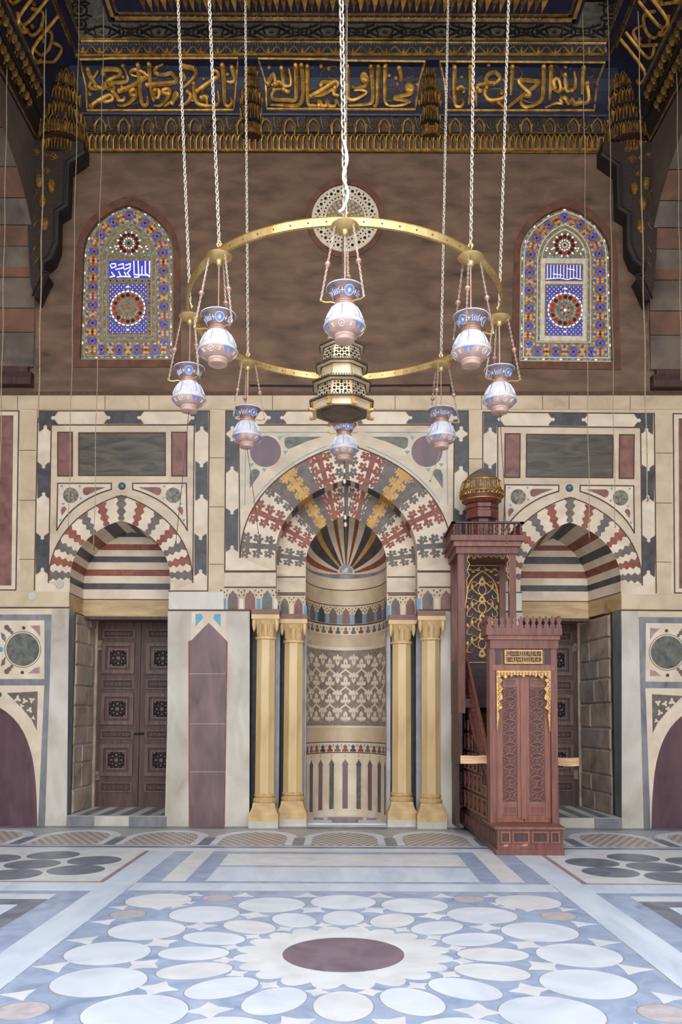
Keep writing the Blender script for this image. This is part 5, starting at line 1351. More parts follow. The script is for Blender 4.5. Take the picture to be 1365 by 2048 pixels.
# four-pointed stars and triangles between
def star(cx, cy, r, rot=0.0, m='fl_cream', k=4):
    pts = []
    for i in range(k * 2):
        a = rot + pi * i / k; rr = r if i % 2 == 0 else r * (.52 if k == 4 else .42); pts.append((cx + rr * cos(a), cy + rr * sin(a)))
    fpoly(b, pts, m, .005)
for k in range(16):
    a = 2 * pi * (k + .5) / 16; star(cd.x + .80 * cos(a), cd.y + .80 * sin(a), .08, a); star(cd.x + 1.325 * cos(a), cd.y + 1.325 * sin(a), .135, a + pi / 4)
for sx_ in (1, -1):
    for sy_ in (1, -1):
        for x, y, r, rot in ((1.42, 1.42, .1, .8), (.33, 1.86, .14, pi / 2), (.9, 1.86, .12, pi / 2), (1.35, 1.88, .1, pi / 2), (1.86, .32, .14, 0), (1.87, .86, .12, 0), (1.88, 1.36, .1, 0), (1.33, 1.55, .07, .3), (1.55, 1.32, .07, .3)):
            star(XC + sx_ * x, yc + sy_ * y, r, atan2(sy_ * sin(rot), sx_ * cos(rot)) if rot not in (pi / 2,) else sy_ * pi / 2, 'fl_cream', 3)
for i in range(9):
    for s in (1, -1): fr(b, XC + s * (A - .004) - .004, y_near + i * .5, XC + s * (A - .004) + .004, y_near + i * .5 + .4, 'fl_joint', .004)
fr(b, XC - A, y_far - .006, XC + A, y_far + .006, 'fl_joint', .004)
b.build('round_slabs', floor)
b = MB()
n = 20; pts = []
for k in range(n):
    for j in range(6):
        a0 = 2 * pi * (k + j / 6) / n; pts.append((cd.x + (.64 + .105 * abs(sin(pi * j / 6)) ** .7) * cos(a0), cd.y + (.64 + .105 * abs(sin(pi * j / 6)) ** .7) * sin(a0)))
fpoly(b, pts, 'fl_cream', .006)
fpoly(b, [(cd.x + .415 * cos(2 * pi * i / 40), cd.y + .415 * sin(2 * pi * i / 40)) for i in range(40)], 'fl_purple', .008)
o = b.build('sunburst_medallion', floor); o['label'] = 'purple round stone in a white scalloped ring'

# ================================================================== pulpit (minbar)
YP0 = G(1060, 1711).y                     # front of the step
XA, XB = P(993.5, 1680, YP0).x, P(1130, 1680, YP0).x
YP = YP0 + .34                            # portal front
mb_ = thing('pulpit', ((XA + XB) / 2, YP0 + 1.2, 0), 'tall red-brown wooden pulpit with gilded trim and a bulbous onion finial', 'pulpit')
def shear(b):
    for p in b.v: p.x -= max(0, p.y - YP0) * .042
def part(name, b, label=None, parent=None, smooth=False):
    if name in ('flank', 'carved_side_panel', 'handrail', 'balustrade', 'steps', 'lower_side'): shear(b)
    o = b.build(name, parent or mb_, smooth)
    if label: o['label'] = label
    return o
def pbox(b, x0, y0, x1, y1, Y, th, m, bury=0.0):
    a = P(x0, (y0 + y1) / 2, Y); c = P(x1, (y0 + y1) / 2, Y); z0 = P((x0 + x1) / 2, y1, Y).z; z1 = P((x0 + x1) / 2, y0, Y).z
    b.box((a.x, Y, z0), (c.x, Y + th, z1), m); return a.x, c.x, z0, z1
def pp(b, pts, Y, th, m): b.prism([P(x, y, Y) for x, y in pts], (0, th, 0), m)
zst = P(1060, 1654, YP0).z
b = MB(); b.box((XA, YP0, 0), (XB, YW - .02, .07), 'minbar'); b.box((XA + .015, YP0 + .015, .07), (XB - .015, YP + .5, zst - .02), 'minbar')
b.box((XA - .02, YP0 - .02, zst - .025), (XB + .01, YP + .5, zst), 'minbar_light')
for x0, x1 in ((1005, 1018), (1028, 1056), (1067, 1094), (1105, 1117)):
    a, c, z0, z1 = pbox(b, x0, 1666, x1, 1683, YP0 + .004, .02, 'minbar_dark')
    b.ring([(a - .02, YP0 + .015, z0 - .02), (c + .02, YP0 + .015, z0 - .02), (c + .02, YP0 + .015, z1 + .02), (a - .02, YP0 + .015, z1 + .02)], [(a, YP0 + .015, z0), (c, YP0 + .015, z0), (c, YP0 + .015, z1), (a, YP0 + .015, z1)], (0, -.025, 0), 'minbar_light')
for x, y, w in ((1012, 1691, 6), (1050, 1690, 8)): pp(b, [(x - w, y + 2), (x - w / 2, y - 1), (x + w * .6, y - 3), (x + w, y), (x + w * .3, y + 2.5)], YP0 + .012, .006, 'raw_wood')
part('entrance_step', b)
# portal posts, lintel, doors
for xa_, xb_ in ((980.5, 992.5), (1103.5, 1116.5)):
    b = MB(); b.box((P(xa_, 1470, YP).x, YP, zst - .002), (P(xb_, 1470, YP).x, YP + .22, P(1048, 1297, YP).z), 'minbar'); part('door_post', b)
b = MB()
pbox(b, 992, 1297, 1104, 1342, YP + .02, .18, 'minbar'); pbox(b, 985, 1330, 1110, 1341, YP - .01, .05, 'minbar_light')
for x0, x1 in ((993, 1003), (1091, 1102)): pbox(b, x0, 1300, x1, 1328, YP + .012, .02, 'minbar_dark')
part('lintel', b)
b = MB(); a, c, z0, z1 = pbox(b, 1009.5, 1300, 1085.5, 1327.5, YP - .012, .04, 'minbar_dark')
b.ring([(a, YP - .013, z0), (c, YP - .013, z0), (c, YP - .013, z1), (a, YP - .013, z1)], [(a + .018, YP - .013, z0 + .018), (c - .018, YP - .013, z0 + .018), (c - .018, YP - .013, z1 - .018), (a + .018, YP - .013, z1 - .018)], (0, -.012, 0), 'gilt')
b.box((a, YP - .022, (z0 + z1) / 2 - .005), (c, YP - .01, (z0 + z1) / 2 + .005), 'gilt')
rnd = random.Random(21)
for row in (0, 1):
    zb_ = z0 + .022 + row * (z1 - z0 - .02) / 2; hz = (z1 - z0) / 2 - .03; x = a + .03
    while x < c - .03:
        q = rnd.random()
        if q < .55: b.tube([(x, YP - .018, zb_ + hz), (x, YP - .018, zb_ + .008), (x + .022, YP - .018, zb_ + .004)], .0045, 'gilt', 4)
        elif q < .8: b.tube([(x + .02, YP - .018, zb_ + hz * .5), (x, YP - .018, zb_ + hz * .6), (x + .004, YP - .018, zb_ + hz * .25), (x + .03, YP - .018, zb_ + .01)], .0045, 'gilt', 4)
        else: b.tube([(x, YP - .018, zb_ + .02), (x + .012, YP - .018, zb_ + hz * .7), (x + .024, YP - .018, zb_ + .02)], .0045, 'gilt', 4)
        x += .026
part('inscription_panel', b, 'gilded panel of raised writing')
# cornice with trefoil cresting
b = MB(); pbox(b, 981, 1278, 1117.5, 1297, YP - .02, .28, 'minbar'); pbox(b, 977, 1269, 1121, 1279, YP - .05, .34, 'minbar_light'); pbox(b, 973, 1256, 1125, 1270, YP - .08, .4, 'minbar')
part('cornice', b)
b = MB()
n = 12
for i in range(n):
    c = 979.5 + (1118.5 - 979.5) * i / (n - 1); w = 5.3
    pp(b, [(c - w, 1257), (c - w, 1250), (c - w * .45, 1247.5), (c - w * .75, 1243), (c - w, 1238), (c - w * .5, 1236.5), (c, 1231.5), (c + w * .5, 1236.5), (c + w, 1238), (c + w * .75, 1243), (c + w * .45, 1247.5), (c + w, 1250), (c + w, 1257)], YP - .075, .03, 'minbar')
for s_, Xs in ((0, P(974, 1250, YP - .075).x), (1, P(1124, 1250, YP - .075).x - .03)):
    zb_ = P(1050, 1257, YP).z; 
    for i in range(5): y = YP - .02 + i * .075; b.prism([(Xs, y + q * .035, zb_ + z) for q, z in ((-1, 0), (-1, .04), (-.4, .06), (-1, .11), (0, .155), (1, .11), (.4, .06), (1, .04), (1, 0))], (.03, 0, 0), 'minbar')
part('cresting', b)
# gilded stalactite trim round the doorway
b = MB()
top = [(993.5, 1341), (1102.5, 1341), (1102.5, 1352)]
sc = []
for i in range(9):
    x = 1102.5 - (i + .5) * 12.1; d_ = (15, 17, 13, 11, 14, 11, 13, 17, 15)[i]
    sc += [(x + 5, 1350), (x + 3, 1341 + d_ * .8), (x, 1341 + d_), (x - 3, 1341 + d_ * .8)]
pp(b, top + sc + [(993.5, 1352)], YP - .004, .02, 'gilt')
for s in (1, -1):
    X_ = lambda x: x if s > 0 else 2096 - x
    e = 1463 if s > 0 else 1466
    pts = [(993.5, 1341), (1000, 1341), (1000, 1356), (1006, 1360), (1001, 1366), (1002, 1372), (1007, 1377), (1002, 1384), (1006, 1392), (1006, 1398), (1000, 1402), (1002, 1410), (1006, 1416), (998, 1421), (999.5, 1434), (997, 1446), (996, e - 6), (994.5, e)]
    pp(b, [(X_(x), y) for x, y in pts], YP - .003, .02, 'gilt')
for i in range(34):
    x, y = (996 + (i % 17) * 6.2, 1346 + 4 * (i // 17)); pp(b, circ(x, y, 1.6, 5), YP - .006, .004, 'minbar_dark')
for i in range(18):
    for x in (998, 1098): pp(b, circ(x + (i % 2) * 2, 1356 + i * 4.2, 1.4, 5), YP - .006, .004, 'minbar_dark')
part('gilded_trim', b, 'gilded scalloped trim hanging round the doorway')
def leafdoor(x0, x1, lx0, lx1, first):
    Y = YP + .07
    b = MB(); b.box((P(x0, 1490, Y).x, Y, zst + .004), (P(x1, 1490, Y).x, Y + .05, P(1048, 1344, Y).z), 'minbar_light')
    leaf = part('door_leaf', b)
    q = MB(); a, c, z0, z1 = pbox(q, lx0, 1376, lx1, 1603, Y - .004, .02, 'minbar_dark')
    # interlaced star strapwork
    hgt = 22.6
    Mx = lambda x, y: P(x, y, Y - .010)
    w = lx1 - lx0; cx = (lx0 + lx1) / 2
    for k in range(10):
        y = 1376 + hgt * (k + .5)
        st = [Mx(cx + (w * .34 if j % 2 == 0 else w * .2) * cos(pi * j / 6), y + (10 if j % 2 == 0 else 6) * sin(pi * j / 6)) for j in range(12)]
        q.tube(st, .0075, 'minbar_light', 4, True)
        q.prism([Mx(cx + w * .13 * cos(2 * pi * j / 6), y + 3.8 * sin(2 * pi * j / 6)) for j in range(6)], (0, .012, 0), 'minbar')
        q.tube([Mx(lx0, y - 11), Mx(cx, y - 5), Mx(lx1, y - 11)], .0075, 'minbar_light', 4); q.tube([Mx(lx0, y + 11), Mx(cx, y + 5), Mx(lx1, y + 11)], .0075, 'minbar_light', 4)
        q.tube([Mx(lx0, y - 6), Mx(cx - w * .3, y), Mx(lx0, y + 6)], .0075, 'minbar_light', 4); q.tube([Mx(lx1, y - 6), Mx(cx + w * .3, y), Mx(lx1, y + 6)], .0075, 'minbar_light', 4)
        q.tube([Mx(lx0, y - 9), Mx(lx1, y + 9)], .006, 'minbar', 4); q.tube([Mx(lx0, y + 9), Mx(lx1, y - 9)], .006, 'minbar', 4)
    part('star_lattice', q, None, leaf)
    q = MB()
    for ya, yb in ((1357, 1374), (1611, 1629)):
        a, c, z0, z1 = pbox(q, lx0 - 1, ya, lx1 + 1, yb, Y - .004, .02, 'minbar')
        q.ring([(a, Y - .004, z0), (c, Y - .004, z0), (c, Y - .004, z1), (a, Y - .004, z1)], [(a + .02, Y - .004, z0 + .02), (c - .02, Y - .004, z0 + .02), (c - .02, Y - .004, z1 - .02), (a + .02, Y - .004, z1 - .02)], (0, -.012, 0), 'minbar_light')
    part('door_panel', q, None, leaf)
    q = MB()
    for xx in ((x0, lx0 - 1.5), (lx1 + 1.5, x1)): pbox(q, xx[0], 1348, xx[1], 1637, Y - .014, .02, 'minbar_light')
    if first: pbox(q, x1 - 5, 1344, x1 + 5, 1638, Y - .03, .03, 'minbar_light')
    part('stile', q, None, leaf)
leafdoor(992.5, 1047.5, 1007, 1033.5, True); leafdoor(1048.5, 1103.5, 1060.5, 1089, False)
# flank: skirt, carved side triangle, sloping handrail and baluster lattice
zs1 = .62
for s, X in ((-1, XA + .02), (1, XB - .02)):
    b = MB(); th = .03 * (1 if s < 0 else -1)
    b.box((X, YP0 + .02, .07), (X + th, YW - .03, .30), 'minbar_dark')
    yA, yB = YP + .1, YW - .05
    zA, zB = .30, 1.95       # stair string from front to back
    b.prism([(X, yA, .3), (X, yB - .5, .3), (X, yB - .5, zB - .25), (X, yA, zA + .35)], (th, 0, 0), 'minbar_dark')
    part('flank', b)
    b = MB(); xo = X - .008 if s < 0 else X + .008; 
    for i in range(7):
        y = yA + .12 + i * .29; ht = zA + .35 + (zB - zA - .6) * (y + .1 - yA) / (yB - .5 - yA)
        z = .36
        while z < ht - .15:
            y1_, z1_ = y + .25, min(z + .24, ht - .03)
            b.ring([(xo, y, z), (xo, y1_, z), (xo, y1_, z1_), (xo, y, z1_)], [(xo, y + .03, z + .03), (xo, y1_ - .03, z + .03), (xo, y1_ - .03, z1_ - .03), (xo, y + .03, z1_ - .03)], (-s * -.0, 0, 0) if 0 else (s * .012, 0, 0), 'minbar')
            b.prism([(xo + s * .006, y + .125 + .07 * cos(2 * pi * j / 8), (z + z1_) / 2 + .06 * sin(2 * pi * j / 8)) for j in range(8)], (-s * .006, 0, 0), 'minbar_carve')
            z += .27
    for i in range(8): b.box((X - .012 if s < 0 else X, YP0 + .15 + i * .3, .13), (X if s < 0 else X + .012, YP0 + .36 + i * .3, .25), 'minbar_carve')
    part('carved_side_panel', b)
    b = MB()
    h0, h1 = 1.14, 2.60; ya, yb = YP + .2, YW - .42
    sl = lambda y, o: h0 + (h1 - h0) * (y - ya) / (yb - ya) + o
    for o, t_ in ((0, .035), (-.62, .035)):
        b.prism([(X, ya, sl(ya, o)), (X, yb, sl(yb, o)), (X, yb, sl(yb, o) - t_ * 1.6), (X, ya, sl(ya, o) - t_ * 1.6)], (.035 * (1 if s < 0 else -1), 0, 0), 'minbar_light')
    part('handrail', b)
    b = MB(); n = 22
    for i in range(n):
        y = ya + (yb - ya) * (i + .5) / n
        for d_ in (.28, -.28):
            y2 = min(yb, max(ya, y + d_)); b.tube([(X + .02 * -s, y, sl(y, -.06)), (X + .02 * -s, y2, sl(y2, -.62))], .009, 'minbar', 4)
        b.ball((X + .02 * -s, y, sl(y, -.32)), .03, 'minbar', 6, 4)
    part('balustrade', b)
b = MB()
ns = 8
for i in range(ns):
    y = YP + .28 + i * .205; b.box((XA + .06, y, .05), (XB - .06, YW - .06, .28 + .2 * (i + 1)), 'minbar_purple'); b.box((XA + .05, y - .02, .25 + .2 * (i + 1)), (XB - .05, y + .1, .28 + .2 * (i + 1)), 'minbar_dark')
part('steps', b)
# canopy pavilion at the top
YV = YW - .86; YVB = YW - .03
a0 = P(917, 1200, YV).x; a1 = P(1032.5, 1200, YV).x
zfl = .28 + .2 * ns
zt1 = P(975, 1105, YV).z; ztb = P(975, 1073, YV).z
for nm, x, y in (('a', a0, YV), ('b', a1 - .09, YV), ('c', a0, YVB - .09), ('d', a1 - .09, YVB - .09)):
    b = MB(); b.box((x, y, zfl - .2), (x + .095, y + .09, zt1 + .02), 'minbar'); part('canopy_post', b)
for s, x in ((-1, a0 + .01), (1, a1 - .05)):
    b = MB(); b.box((x, YV + .3, .07), (x + .04, YVB, zfl - .9), 'minbar_dark'); b.box((x - .004, YV + .02, zfl - .9), (x + .044, YVB, zfl + .55), 'minbar_dark')
    for i in range(2):
        for j in range(2): b.box((x - .014 if s < 0 else x + .04, YV + .1 + i * .36, zfl - .8 + j * .62), (x if s < 0 else x + .058, YV + .4 + i * .36, zfl - .28 + j * .62), 'minbar_carve')
    part('platform_side', b)
b = MB(); b.box((a0 + .02, YV + .02, zfl - .12), (a1 - .02, YVB, zfl), 'minbar_dark'); part('platform', b)
b = MB(); b.box((a0 - .03, YV - .03, zt1 - .02), (a1 + .03, YVB, P(975, 1093, YV).z), 'minbar'); b.box((a0 - .07, YV - .07, P(975, 1094, YV).z), (a1 + .07, YVB, P(975, 1083, YV).z), 'minbar_light'); b.box((a0 - .11, YV - .11, P(975, 1084, YV).z), (a1 + .11, YVB, ztb), 'minbar')
part('canopy_cornice', b)
b = MB()
zr = P(975, 1048, YV).z
def balus(x, y):
    h = zr - ztb; b.lathe([(.014, ztb), (.026, ztb + h * .12), (.012, ztb + h * .3), (.028, ztb + h * .5), (.012, ztb + h * .72), (.022, ztb + h * .86), (.012, zr - .01)], (x, y, 0), 'minbar', 6)
for i in range(12): balus(a0 - .06 + (a1 - a0 + .12) * i / 11, YV - .07)
for i in range(1, 8):
    for x in (a0 - .06, a1 + .06): balus(x, YV - .07 + i * .115)
b.box((a0 - .1, YV - .1, zr - .012), (a1 + .1, YV - .05, zr + .012), 'minbar_dark')
for x in (a0 - .1, a1 + .05): b.box((x, YV - .1, zr - .012), (x + .05, YVB, zr + .012), 'minbar_dark')
part('railing', b)
# gilt fringe inside the canopy opening
b = MB(); sc = []
for i in range(8):
    x = 1023 - (i + .5) * 11.4; d_ = (10, 12, 9, 8, 8, 9, 12, 10)[i]; sc += [(x + 5, 1110), (x + 2, 1106 + d_), (x - 2, 1106 + d_), (x - 5, 1110)]
pp(b, [(931, 1104), (1023, 1104), (1023, 1110)] + sc + [(931, 1110)], YV + .01, .02, 'minbar_purple'); b.tube([P(x, y, YV + .006) for x, y in sc], .006, 'gilt', 4)

pp(b, [(931, 1104), (1023, 1104), (1023, 1106), (931, 1106)], YV, .02, 'gilt')
for x0, s in ((1023, -1), (931, 1)):
    pts = [(x0, 1104), (x0 + s * 8, 1108), (x0 + s * 4, 1120), (x0 + s * 9, 1128), (x0 + s * 4, 1140), (x0 + s * 8, 1150), (x0 + s * 3, 1160), (x0 + s * 4, 1180), (x0, 1216)]
    pp(b, pts, YV + .012, .02, 'minbar_purple'); b.tube([P(x, y, YV + .008) for x, y in pts[1:]], .006, 'gilt', 4)
part('canopy_fringe', b)
# gilded back board
YG = YVB - .06
b = MB(); g0 = P(930, 1200, YG).x; g1 = P(1008, 1200, YG).x; b.box((a0 + .09, YG, zfl - .6), (a1 - .09, YG + .04, zt1), 'minbar_purple')
part('back_board', b)
b = MB()
T = lambda x, y: P(x, y, YG - .012)
def sw(pts, r=.0085): b.tube(smoothpath([tuple(T(x, y)) for x, y in pts], 4), r, 'gilt', 4)
cx = 965
for s in (1, -1):
    X_ = lambda x: cx + s * x
    sw([(X_(32), 1205), (X_(30), 1180), (X_(20), 1158), (X_(0), 1142)], .014)
    b.tube([T(X_(36), 1132), T(X_(36), 1325)], .011, 'gilt', 4)
    for k in range(5):
        y = 1165 + k * 36
        if y + 18 < 1322:
            sw([(X_(0), y + 26), (X_(12), y + 20), (X_(22), y + 8), (X_(18), y - 2), (X_(10), y + 2), (X_(13), y + 9)])
            sw([(X_(0), y - 4), (X_(14), y + 6), (X_(28), y + 20), (X_(30), y + 30), (X_(22), y + 32), (X_(20), y + 25)])
            sw([(X_(0), y + 28), (X_(8), y + 16), (X_(4), y + 6), (X_(0), y + 2)])
            b.ball(T(X_(20), y + 8), .032, 'gilt', 6, 4, (1, .4, 1.3)); b.ball(T(X_(29), y + 14), .024, 'gilt', 6, 4, (1, .4, 1.5))
    for (x, y) in ((8, 1140), (18, 1143), (28, 1150), (33, 1165), (25, 1138)): b.ball(T(X_(x), y), .026, 'gilt', 6, 4, (1.4, .4, .8))
    sw([(X_(4), 1135), (X_(16), 1141), (X_(28), 1140), (X_(34), 1150), (X_(34), 1172)])
for k in range(5):
    y = 1158 + k * 36
    pts = [(cx - 7, y + 10), (cx - 6, y + 4), (cx, y - 7), (cx + 6, y + 4), (cx + 7, y + 10), (cx, y + 14)]
    b.prism([T(*p) for p in pts], (0, .01, 0), 'gilt'); b.prism([P(x, y_, YG - .02) for x, y_ in circ(cx, y + 5, 2.6, 6)], (0, .01, 0), 'minbar_purple')
b.tube([T(929, 1131), T(1001, 1131)], .011, 'gilt', 4); b.tube([T(929, 1325), T(1001, 1325)], .011, 'gilt', 4)
part('gilded_scrollwork', b, 'gold leaf scrolls on the dark back board')
# drum and onion finial
cxv, cyv = (a0 + a1) / 2, (YV + YVB) / 2 - .02
cxv = P(964, 1000, cyv).x
zz = lambda y: P(964, y, cyv).z; kk = cyv / F
b = MB()
b.lathe([(24 * kk, ztb - .02), (24 * kk, zz(1042)), (33 * kk, zz(1040)), (34 * kk, zz(1028)), (31 * kk, zz(1026)), (31 * kk, zz(1022)), (34 * kk, zz(1020)), (34 * kk, zz(1013)), (28 * kk, zz(1010))], (cxv, cyv, 0), 'minbar', 8, pi / 8)
part('drum', b)
b = MB()
prof = [(28, 1011), (34, 1008), (39, 1002), (42.5, 995), (43.5, 987), (43, 980), (40.5, 971), (36, 963), (28, 954), (19, 947), (10, 941.5), (4, 938.5), (.6, 936.5)]
b.lathe([(r * kk, zz(y)) for r, y in prof], (cxv, cyv, 0), 'minbar', 28, 0, ['minbar', 'minbar', 'minbar', 'onion', 'onion', 'onion', 'onion', 'onion_cap', 'onion_cap', 'onion_cap', 'onion_cap', 'onion_cap'])
od = part('finial', b, 'dark onion finial with a gold inscription', None, True)
def rad(y):
    for i in range(len(prof) - 1):
        if prof[i + 1][1] <= y <= prof[i][1]:
            t = (prof[i][1] - y) / (prof[i][1] - prof[i + 1][1]); return prof[i][0] + (prof[i + 1][0] - prof[i][0]) * t
    return 30
def O(a, y, o=.008): r = rad(y) * kk + o; return Vector((cxv + r * sin(a), cyv - r * cos(a), zz(y)))
b = MB()
for y in (966, 989, 995, 1003): b.tube([O(2 * pi * i / 32, y) for i in range(32)], .008, 'gold_old', 4, True)
for i in range(30): a = 2 * pi * i / 30; b.tube([O(a - .07, 995), O(a - .05, 991.5), O(a, 990), O(a + .05, 991.5), O(a + .07, 995)], .008, 'gold_old', 4); b.ball(O(a, 993.5), .012, 'hole', 5, 3)
rnd = random.Random(8)
for i in range(60):
    a = 2 * pi * i / 60; q = rnd.random()
    if q < .5: b.tube([O(a, 969), O(a, 985), O(a + .09, 986)], .0055, 'gilt', 4)
    elif q < .8: b.tube(smoothpath([tuple(O(a + .1, 976)), tuple(O(a, 973)), tuple(O(a + .02, 980)), tuple(O(a + .15, 985))], 3), .0055, 'gilt', 4)
    else: b.tube(smoothpath([tuple(O(a, 984)), tuple(O(a + .04, 972)), tuple(O(a + .1, 984))], 3), .0055, 'gilt', 4); b.ball(O(a + .05, 969), .012, 'gold_old', 5, 3)
part('inscription_band', b, None, od)
# raw planks shut the pulpit off
Yk = YP + .30
b = MB(); a = P(921, 1518, YP + .34); c = P(1157, 1524, YP + .34)
pts = []
import itertools
n = 16
rnd = random.Random(4)
for i in range(n + 1):
    f = i / n; x = a.x + (c.x - a.x) * f; z = a.z + (c.z - a.z) * f; pts.append((x, z + .05 + rnd.uniform(-.008, .008), z - .05 + rnd.uniform(-.008, .008)))
b.prism([(x, Yk, zt) for x, zt, zb in pts] + [(x, Yk, zb) for x, zt, zb in pts[::-1]], (0, .035, 0), 'raw_wood')
pk = b.build('wooden_plank'); tag(pk, 'pale rough plank laid level behind the pulpit door posts', 'plank')
# ================================================================== ring chandelier, glass lamps, lantern
YR = 7.6; RR = .1915 * YR
zR = P(687, 437, YR - RR).z; zR2 = P(687, 759, YR + RR).z; zR = (zR + zR2) / 2
XR0 = P(690, 600, YR).x
def links(mb, a, b_, L, r, m, n=7, k=4, w=.55):
    a = Vector(a); b_ = Vector(b_); d = b_ - a; T = d.length; d.normalize(); u = d.orthogonal().normalized(); v = d.cross(u)
    cnt = max(1, int(T / (L * .78)))
    for i in range(cnt):
        c = a + d * (T * (i + .5) / cnt); s_ = u if i % 2 else v
        mb.tube([c + d * (L / 2 * cos(2 * pi * j / n)) + s_ * (L * w / 2 * sin(2 * pi * j / n)) for j in range(n)], r, m, k, True)
ring = thing('ring_chandelier', (XR0, YR, zR), 'large round brass hoop hung on chains, carrying the glass lamps', 'chandelier')
b = MB(); n = 96; hh = .035; t_ = .006
for i in range(n):
    a0_, a1_ = 2 * pi * i / n, 2 * pi * (i + 1) / n
    for r0, r1, zz0, zz1 in ((RR + t_, RR + t_, -hh, hh), (RR - t_, RR - t_, -hh, hh), (RR - .012, RR + .012, hh, hh), (RR - .012, RR + .012, -hh, -hh)):
        b.quad((XR0 + r0 * cos(a0_), YR + r0 * sin(a0_), zR + zz0), (XR0 + r0 * cos(a1_), YR + r0 * sin(a1_), zR + zz0), (XR0 + r1 * cos(a1_), YR + r1 * sin(a1_), zR + zz1), (XR0 + r1 * cos(a0_), YR + r1 * sin(a0_), zR + zz1), 'brass')
b.build('hoop', ring, True)
b = MB()
for i in range(64): a = 2 * pi * i / 64; b.ball((XR0 + (RR + t_) * cos(a), YR + (RR + t_) * sin(a), zR), .008, 'brass_dark', 5, 3); b.ball((XR0 + (RR - t_) * cos(a), YR + (RR - t_) * sin(a), zR), .008, 'brass_dark', 5, 3)
b.build('rivets', ring)
TOPX = {0: 683, 1: 949, 2: 1018, 3: 897, 4: 694, 5: 491, 6: 356, 7: 419}
for k in range(8):
    a = -pi / 2 + k * pi / 4; p = Vector((XR0 + RR * cos(a), YR + RR * sin(a), zR + hh))
    tp = P(TOPX[k], 0, p.y); d = (tp - p); tp = p + d * ((zc48 + .0 - p.z) / d.z)
    b = MB(); r = .0052 if k else .008; L = .045 if k else .07
    links(b, p, tp, L, r, 'chain')
    b.build('suspension_chain', ring)
    b = MB(); b.tube([p + Vector((0, 0, -.01)), p + Vector((.02, 0, .03)), p + Vector((0, 0, .06)), p + Vector((-.02, 0, .03))], .007, 'brass', 5, True)
    if k == 0:
        b.tube(smoothpath([tuple(p + Vector(q)) for q in ((-.05, -.02, .03), (-.02, -.02, .05), (.01, -.015, .12), (.02, -.015, .2), (-.015, -.015, .32), (.015, -.015, .45), (-.012, -.015, .6))], 6), .011, 'enamel_white', 5)
    b.build('hook', ring)
